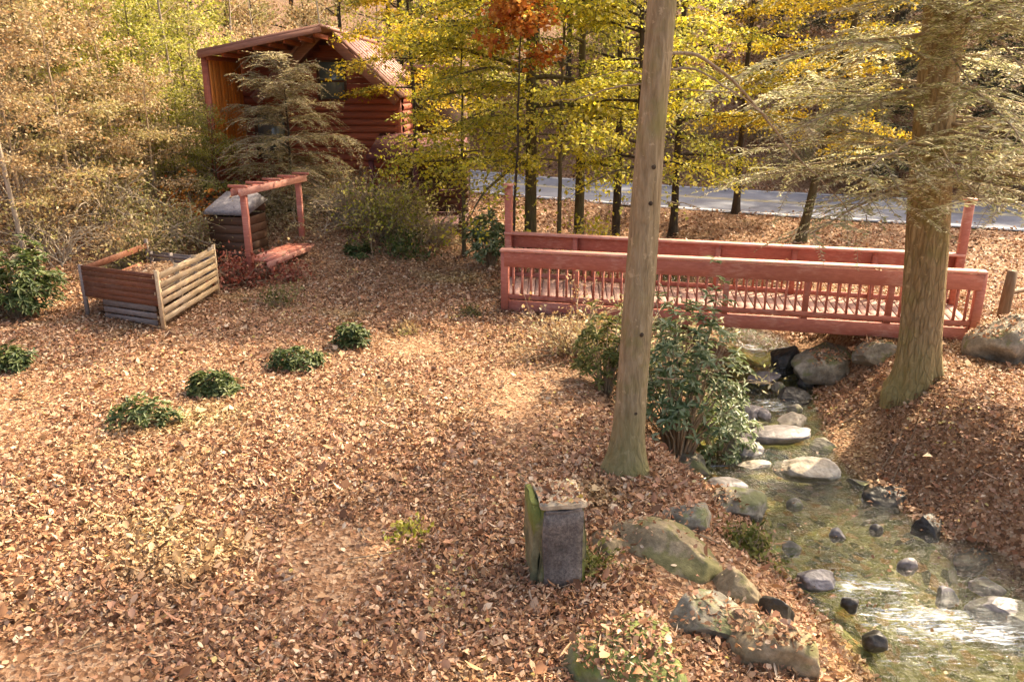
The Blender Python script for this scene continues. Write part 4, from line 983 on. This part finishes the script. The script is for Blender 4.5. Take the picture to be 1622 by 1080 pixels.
shrub('orange_shrub', 'orange leaved shrub left of the arbour crossbeams', 'shrub', col(300, 19.9), TWIG, L_ORANGE, seed=86, h=1.5, w=1.2, n_stem=18, n_leaf=9, lf=(.1, .07), spread=.14)
ds = shrub('dark_brush', 'dark olive brush on the slope right above the slatted bin corner', 'shrub', col(238, 17.8), TWIG, L_OLIVE, seed=101, h=1.3, w=1.6, n_stem=44, n_leaf=11, lf=(.08, .04), spread=.15, arch=.6, group='twiggy brush on the hillside')
for k, (px, dp, sc, lb) in enumerate([(180, 19.4, 1.0, 'dark olive brush mid slope above the rusty bin side'), (35, 20.0, 1.3, 'dark olive brush at the far left edge mid slope'), (275, 20.6, 1.2, 'dark olive brush upslope of the storage box'),
    (100, 23.0, 1.4, 'dark olive brush on the upper slope among tan saplings'), (345, 23.4, 1.3, 'dark olive brush below the left corner of the cabin'), (440, 22.0, .8, 'dark olive brush at the foot of the young hemlock')]):
    dup(ds, place(px, dp), k * 1.21, sc, lb, 'twiggy brush on the hillside')
shrub('bushy_shrub', 'yellow-olive rounded bush below the cabin porch roof', 'shrub', col(606, 20.4), TWIG, L_YGREEN, seed=87, h=1.9, w=1.8, n_stem=46, n_leaf=11, lf=(.09, .05), spread=.16)
shrub('bushy_shrub', 'dark low bush at the foot of the yellow-olive rounded bush', 'shrub', col(648, 19.6), TWIG, L_SHRUB, seed=88, h=.7, w=.9, n_stem=20, n_leaf=10, lf=(.1, .05), spread=.1)
shrub('bare_shrub', 'twiggy tan shrub with hanging stems in front of the maroon porch', 'shrub', col(590, 20.8), TWIG, L_TAN, seed=89, h=2.4, w=1.4, n_stem=60, n_leaf=3, lf=(.08, .045), spread=.1, arch=.7)
shrub('yellow_shrub', 'bright yellow low bush right behind the footbridge rail', 'shrub', col(925, 18.6), TWIG, L_YELLOW, seed=90, h=1.5, w=1.5, n_stem=20, n_leaf=9, lf=(.1, .06), spread=.14)
shrub('bare_shrub', 'pale twiggy shrub overhanging the footbridge beside the tan trunk', 'shrub', gl_(1.9, 11.9), TWIG, L_HEMLOCK, seed=91, h=1.95, w=1.3, n_stem=36, n_leaf=9, lf=(.08, .035), spread=.12)
shrub('bare_shrub', 'pale twiggy shrub at the left of the tan trunk against the red pickets', 'shrub', gl_(1.05, 12.3), TWIG, L_TAN, seed=92, h=1.35, w=1.2, n_stem=36, n_leaf=9, lf=(.07, .035), spread=.1)
shrub('fern_clump', 'olive ferny clump on the near bank above the water edge', 'shrub', tuple(on_ground(1180, 880)), TWIG, L_FERN, seed=93, h=.42, w=.55, n_stem=26, n_leaf=7, lf=(.08, .03), spread=.05)
shrub('fern_clump', 'yellow-green weed in leaves left of the stone pillar', 'shrub', tuple(on_ground(655, 850)), TWIG, L_YGREEN, seed=94, h=.16, w=.45, n_stem=14, n_leaf=4, lf=(.07, .03), spread=.06)
shrub('fern_clump', 'mossy green weed hugging the right side of the stone pillar', 'shrub', tuple(on_ground(940, 905)), TWIG, L_FERN, seed=95, h=.3, w=.35, n_stem=20, n_leaf=7, lf=(.06, .025), spread=.05)
# hillside brush
bp = shrub('hillside_brush', 'tan twiggy brush just above the slatted bin', 'shrub', col(200, 17.2), TWIG, L_TAN, seed=96, h=1.5, w=1.7, n_stem=52, n_leaf=7, lf=(.08, .04), spread=.16, arch=.7, group='twiggy brush on the hillside')
bo = shrub('hillside_brush', 'olive leafy brush on the slope left of the storage box', 'shrub', col(262, 18.6), TWIG, L_BRUSH, seed=97, h=1.5, w=1.7, n_stem=46, n_leaf=11, lf=(.08, .04), spread=.16, arch=.6, group='twiggy brush on the hillside')
for k, (px, dp, sc, src, lb) in enumerate([
    (70, 17.0, 1, bp, 'tan twiggy brush behind the green bush at the left edge'), (130, 18.2, 1.1, bp, 'tan twiggy brush above the rusty plank side of the bin'),
    (20, 18.4, 1.2, bo, 'olive leafy brush near the left edge above the pale trunk foot'), (210, 19.2, 1.1, bo, 'olive leafy brush above the middle of the bin'),
    (95, 20.0, 1.2, bo, 'olive leafy brush halfway up the hillside'), (160, 21.5, 1.3, bp, 'tan twiggy brush on the upper hillside under yellow-green trees'),
    (300, 23.0, 1.2, bo, 'olive leafy brush beneath the sunlit orange cabin side'), (400, 22.6, 1.1, bo, 'olive leafy brush at the cabin wall left of the young hemlock'),
    (40, 21.5, 1.3, bp, 'tan twiggy brush high at the left edge'), (255, 22.0, 1.2, bp, 'tan twiggy brush behind the storage box'),
    (515, 22.2, .9, bo, 'olive leafy brush at the cabin wall right of the young hemlock'), (705, 21.2, .5, bp, 'tan twiggy brush in front of the dark porch'), (655, 21.3, 1.25, bo, 'olive leafy brush hiding the lower log wall beside the porch'), (560, 21.9, 1.3, bp, 'tan twiggy brush against the log wall under the gable')]):
    dup(src, place(px, dp), k * 1.37, sc, lb, 'twiggy brush on the hillside')
bb = shrub('bare_shrub', 'leafless arching pale shrub right of the green bush at the left edge', 'shrub', col(95, 16.6), BARK_PALE, L_TAN, seed=98, h=2.0, w=1.6, n_stem=30, n_leaf=1, lf=(.07, .04), spread=.1, arch=.75, twigs=7, group='leafless shrubs on the hillside')
for k, (px, dp, sc, lb) in enumerate([(25, 17.6, 1.2, 'leafless arching pale shrub at the far left edge above the green bush'), (165, 18.4, 1.1, 'leafless arching pale shrub above the rusty side of the bin'), (235, 18.0, .9, 'leafless arching pale shrub above the slatted side of the bin'),
    (120, 20.5, 1.4, 'leafless arching pale shrub halfway up the hillside'), (210, 22.0, 1.4, 'leafless arching pale shrub upslope of the storage box'), (60, 22.5, 1.5, 'leafless arching pale shrub on the upper hillside at the left'),
    (430, 22.3, 1.1, 'leafless arching pale shrub behind the arbour, left of its far post'), (535, 20.6, .9, 'leafless arching pale shrub right of the arbour'), (565, 21.2, 1.2, 'leafless arching pale shrub below the cabin window'), (690, 21.0, 1.1, 'leafless arching pale shrub in front of the dark porch')]):
    dup(bb, place(px, dp), k * 1.43, sc, lb, 'leafless shrubs on the hillside')
for k, (px, dp, sc, src, lb) in enumerate([
    (1110, 36.5, 1.2, bp, 'tan brush on the roadside bank right of the tan trunk'), (1200, 35.5, 1.3, bp, 'tan brush on the roadside bank left of the slanting trunk'), (1290, 33.5, 1.2, bo, 'olive brush on the roadside bank behind the slanting trunk'),
    (1380, 32.5, 1.3, bp, 'tan brush on the roadside bank left of the mossy trunk'), (1600, 29.5, 1.2, bp, 'tan brush on the roadside bank at the right edge'), (1000, 40, 1.2, bo, 'olive brush on the roadside bank left of the tan trunk'),
    (880, 42, 1.3, bp, 'tan brush on the roadside bank behind the yellow maples')]):
    dup(src, place(px, dp), k * 1.9, sc, lb, 'brush along the far roadside')

# fallen twigs
tg = Geo()
for k in range(260):
    x, y = RNG.uniform(-8, 8), RNG.uniform(3.6, 15); 
    if stream_d(np.array([x]), np.array([y]))[0][0] < .2: continue
    a, L_ = RNG.uniform(0, 6.28), RNG.uniform(.2, 1.0); s = np.linspace(0, 1, 5)
    X = x + np.cos(a) * L_ * s + np.cumsum(RNG.normal(0, .02, 5)); Y = y + np.sin(a) * L_ * s + np.cumsum(RNG.normal(0, .02, 5))
    tg.tube(np.stack([X, Y, terrain(X, Y) + .03], 1), np.linspace(.009, .004, 5), 4)
tw = part('fallen_twigs', tg, TWIG, None, True); tag(tw, kind='stuff')

# ------------------------------------------------------------------ leaf litter
dg = bpy.context.evaluated_depsgraph_get(); dg.update()
VV, FF, nn = [], [], 0
for o in SOLID:
    mw = o.matrix_world; me = o.data
    VV += [mw @ v.co for v in me.vertices]; FF += [tuple(i + nn for i in p.vertices) for p in me.polygons]; nn = len(VV)
BV = BVHTree.FromPolygons(VV, FF)
NEARN, FARN = 330000, 150000
# sample by seen area: density falls with distance
r = np.random.default_rng(99)
dist = 3.2 + 15.5 * r.uniform(0, 1, NEARN * 2) ** 1.0
angq = r.uniform(-.78, .78, NEARN * 2)
X, Y = dist * np.sin(angq), dist * np.cos(angq)
d, wz_ = stream_d(X, Y)
keep = (d > -.1) | (r.uniform(0, 1, len(X)) < .012)
bare = fbm2(X, Y, 1.6, 3, 77)
keep &= r.uniform(0, 1, len(X)) < np.clip(.78 + 1.5 * bare, .06, 1)
X, Y, d, wz_ = X[keep][:NEARN], Y[keep][:NEARN], d[keep][:NEARN], wz_[keep][:NEARN]
Z = terrain(X, Y); Z = np.where(d < .25, np.maximum(wz_ + .01, Z), Z)
drop_ = np.zeros(len(X), bool)
for k in range(len(X)):
    h = BV.ray_cast(Vector((X[k], Y[k], 1.6)), Vector((0, 0, -1)))
    if h[0] is not None and h[0].z > Z[k]:
        if h[1].z < .66 or r.uniform() > .55: drop_[k] = True
        Z[k] = h[0].z
k_ = ~drop_; X, Y, Z = X[k_], Y[k_], Z[k_]
n = len(X)
eps = .12; gx = (terrain(X + eps, Y) - terrain(X - eps, Y)) / (2 * eps); gy = (terrain(X, Y + eps) - terrain(X, Y - eps)) / (2 * eps)
gn = np.stack([-np.clip(gx, -1, 1), -np.clip(gy, -1, 1), np.ones(n)], 1)
dd = np.hypot(X, Y)
a = r.uniform(0, 6.28, n)
size = (.02 + .046 * r.uniform(0, 1, n) ** 1.7) * (1 + .9 * (r.uniform(0, 1, n) > .955)) * np.clip(.8 + dd / 28, .8, 1.3)
D = np.stack([np.cos(a), np.sin(a), r.normal(0, .45, n)], 1); Nn = gn + r.normal(0, .5, (n, 3))
lg = Geo(); P = np.stack([X, Y, Z + r.uniform(.003, .045, n)], 1)
yl = r.uniform(0, 1, n) < .007 + .06 * (fbm2(X, Y, 1.2, 2, 55) > .35)
six = dd < 9.5; sliv = r.uniform(0, 1, n) < .22; size = np.where(sliv, size * 1.7, size)
for msk, s6 in ((six & ~yl, True), (~six & ~yl, False)):
    lg.leaves(P[msk], D[msk], Nn[msk], size[msk], size[msk] * np.where(sliv[msk], .1, r.uniform(.45, .85, msk.sum())), r.uniform(-.3, .45, msk.sum()), six=s6, curl=r.uniform(-.25, .55, msk.sum()))
o = part('leaf_litter', lg, L_LITTER); tag(o, kind='stuff')
lg = Geo(); sy = np.minimum(size[yl], .055); lg.leaves(P[yl], D[yl], Nn[yl], sy, sy * .7, .2, six=True, curl=.1)
o = part('yellow_leaf_litter', lg, L_LITTERY); tag(o, kind='stuff')
# far slopes
n = FARN
dist = 16 + 34 * r.uniform(0, 1, n) ** 1.3; angq = r.uniform(-.72, .72, n)
X, Y = dist * np.sin(angq), dist * np.cos(angq)
dr = -poly_sd(X, Y, ROADP); keep = (np.abs(dr) > 3.4 + .5 * r.normal(size=n)) ; X, Y, dist = X[keep], Y[keep], dist[keep]; n = len(X)
a = r.uniform(0, 6.28, n); Z = terrain(X, Y)
size = r.uniform(.06, .11, n) * (dist / 22)
D = np.stack([np.cos(a), np.sin(a), r.normal(0, .5, n)], 1); Nn = np.array([0, 0, 1.0]) + r.normal(0, .5, (n, 3))
lg = Geo(); lg.leaves(np.stack([X, Y, Z + .03], 1), D, Nn, size, size * .7, r.uniform(-.2, .4, n))
o = part('hillside_leaf_litter', lg, L_LITTER); tag(o, kind='stuff')

# leaves lying on the roofs and lids
lg = Geo(); r = np.random.default_rng(123); bpy.context.view_layer.update()
for o_ in [x for x in bpy.data.objects if x.name.split('.')[0] in ('roof', 'porch_roof', 'lean_to_roof', 'lid', 'rear_roof', 'top_rail', 'seat')]:
    M = o_.matrix_world
    for pol in o_.data.polygons:
        nn_ = M.to_3x3() @ pol.normal
        if nn_.z < .35: continue
        vs = [np.array(M @ o_.data.vertices[i].co) for i in pol.vertices]
        k = int(min(700, pol.area * (22 if pol.area > .25 else 60))); a_, b_ = r.uniform(0, 1, k)[:, None], r.uniform(0, 1, k)[:, None]
        Q = (vs[0] * (1 - a_) + vs[1] * a_) * (1 - b_) + (vs[3] * (1 - a_) + vs[2] * a_) * b_
        keep = fbm(Q * .9, 3, 8) + r.uniform(-.5, .5, k) > -.1; Q = Q[keep]; k = len(Q)
        t_ = r.uniform(0, 6.28, k); D = np.stack([np.cos(t_), np.sin(t_), r.normal(0, .3, k)], 1); s_ = r.uniform(.06, .13, k)
        lg.leaves(Q + np.array(nn_) * .03, D, np.array(nn_) + r.normal(0, .4, (k, 3)), s_, s_ * .7, r.uniform(-.2, .4, k))
o = part('roof_leaf_litter', lg, L_LITTER); tag(o, kind='stuff')

# ------------------------------------------------------------------ light, sky, camera
EL, AZ = math.radians(44), math.radians(40)      # sun from the right, a little behind the scene
sv = Vector((math.cos(EL) * math.cos(AZ), math.cos(EL) * math.sin(AZ), math.sin(EL)))
sun = bpy.data.lights.new('sun', 'SUN'); sun.energy = 2.85; sun.angle = math.radians(.6); sun.color = (1, .88, .68)
so = bpy.data.objects.new('sun', sun); COL.objects.link(so); so.rotation_euler = sv.to_track_quat('Z', 'Y').to_euler()
w = bpy.data.worlds.new('World'); SC.world = w; w.use_nodes = True
nt = w.node_tree; bg = nt.nodes['Background']; sky = nt.nodes.new('ShaderNodeTexSky'); sky.sky_type = 'NISHITA'; sky.sun_disc = False
sky.sun_elevation = EL; sky.sun_rotation = PI / 2 - AZ; sky.dust_density = 6.0; sky.air_density = .7; sky.ozone_density = 0.0
nt.links.new(sky.outputs[0], bg.inputs[0]); bg.inputs[1].default_value = .15
cam = bpy.data.cameras.new('camera'); co = bpy.data.objects.new('camera', cam); COL.objects.link(co)
cam.sensor_width = 36; cam.lens = F / 1622 * 36; cam.clip_end = 600; cam.clip_start = .05
co.location = CAM; co.rotation_euler = (PI / 2 - PITCH, 0, 0); SC.camera = co
SC.view_settings.view_transform = 'Standard'; SC.view_settings.look = 'None'; SC.view_settings.exposure = 1.95; SC.view_settings.gamma = 1.0
SC.view_settings.use_white_balance = True; SC.view_settings.white_balance_temperature = 7150; SC.view_settings.white_balance_tint = 10
SC.cycles.use_denoising = True; SC.cycles.max_bounces = 8; SC.cycles.transparent_max_bounces = 8
SC.cycles.sample_clamp_indirect = 6
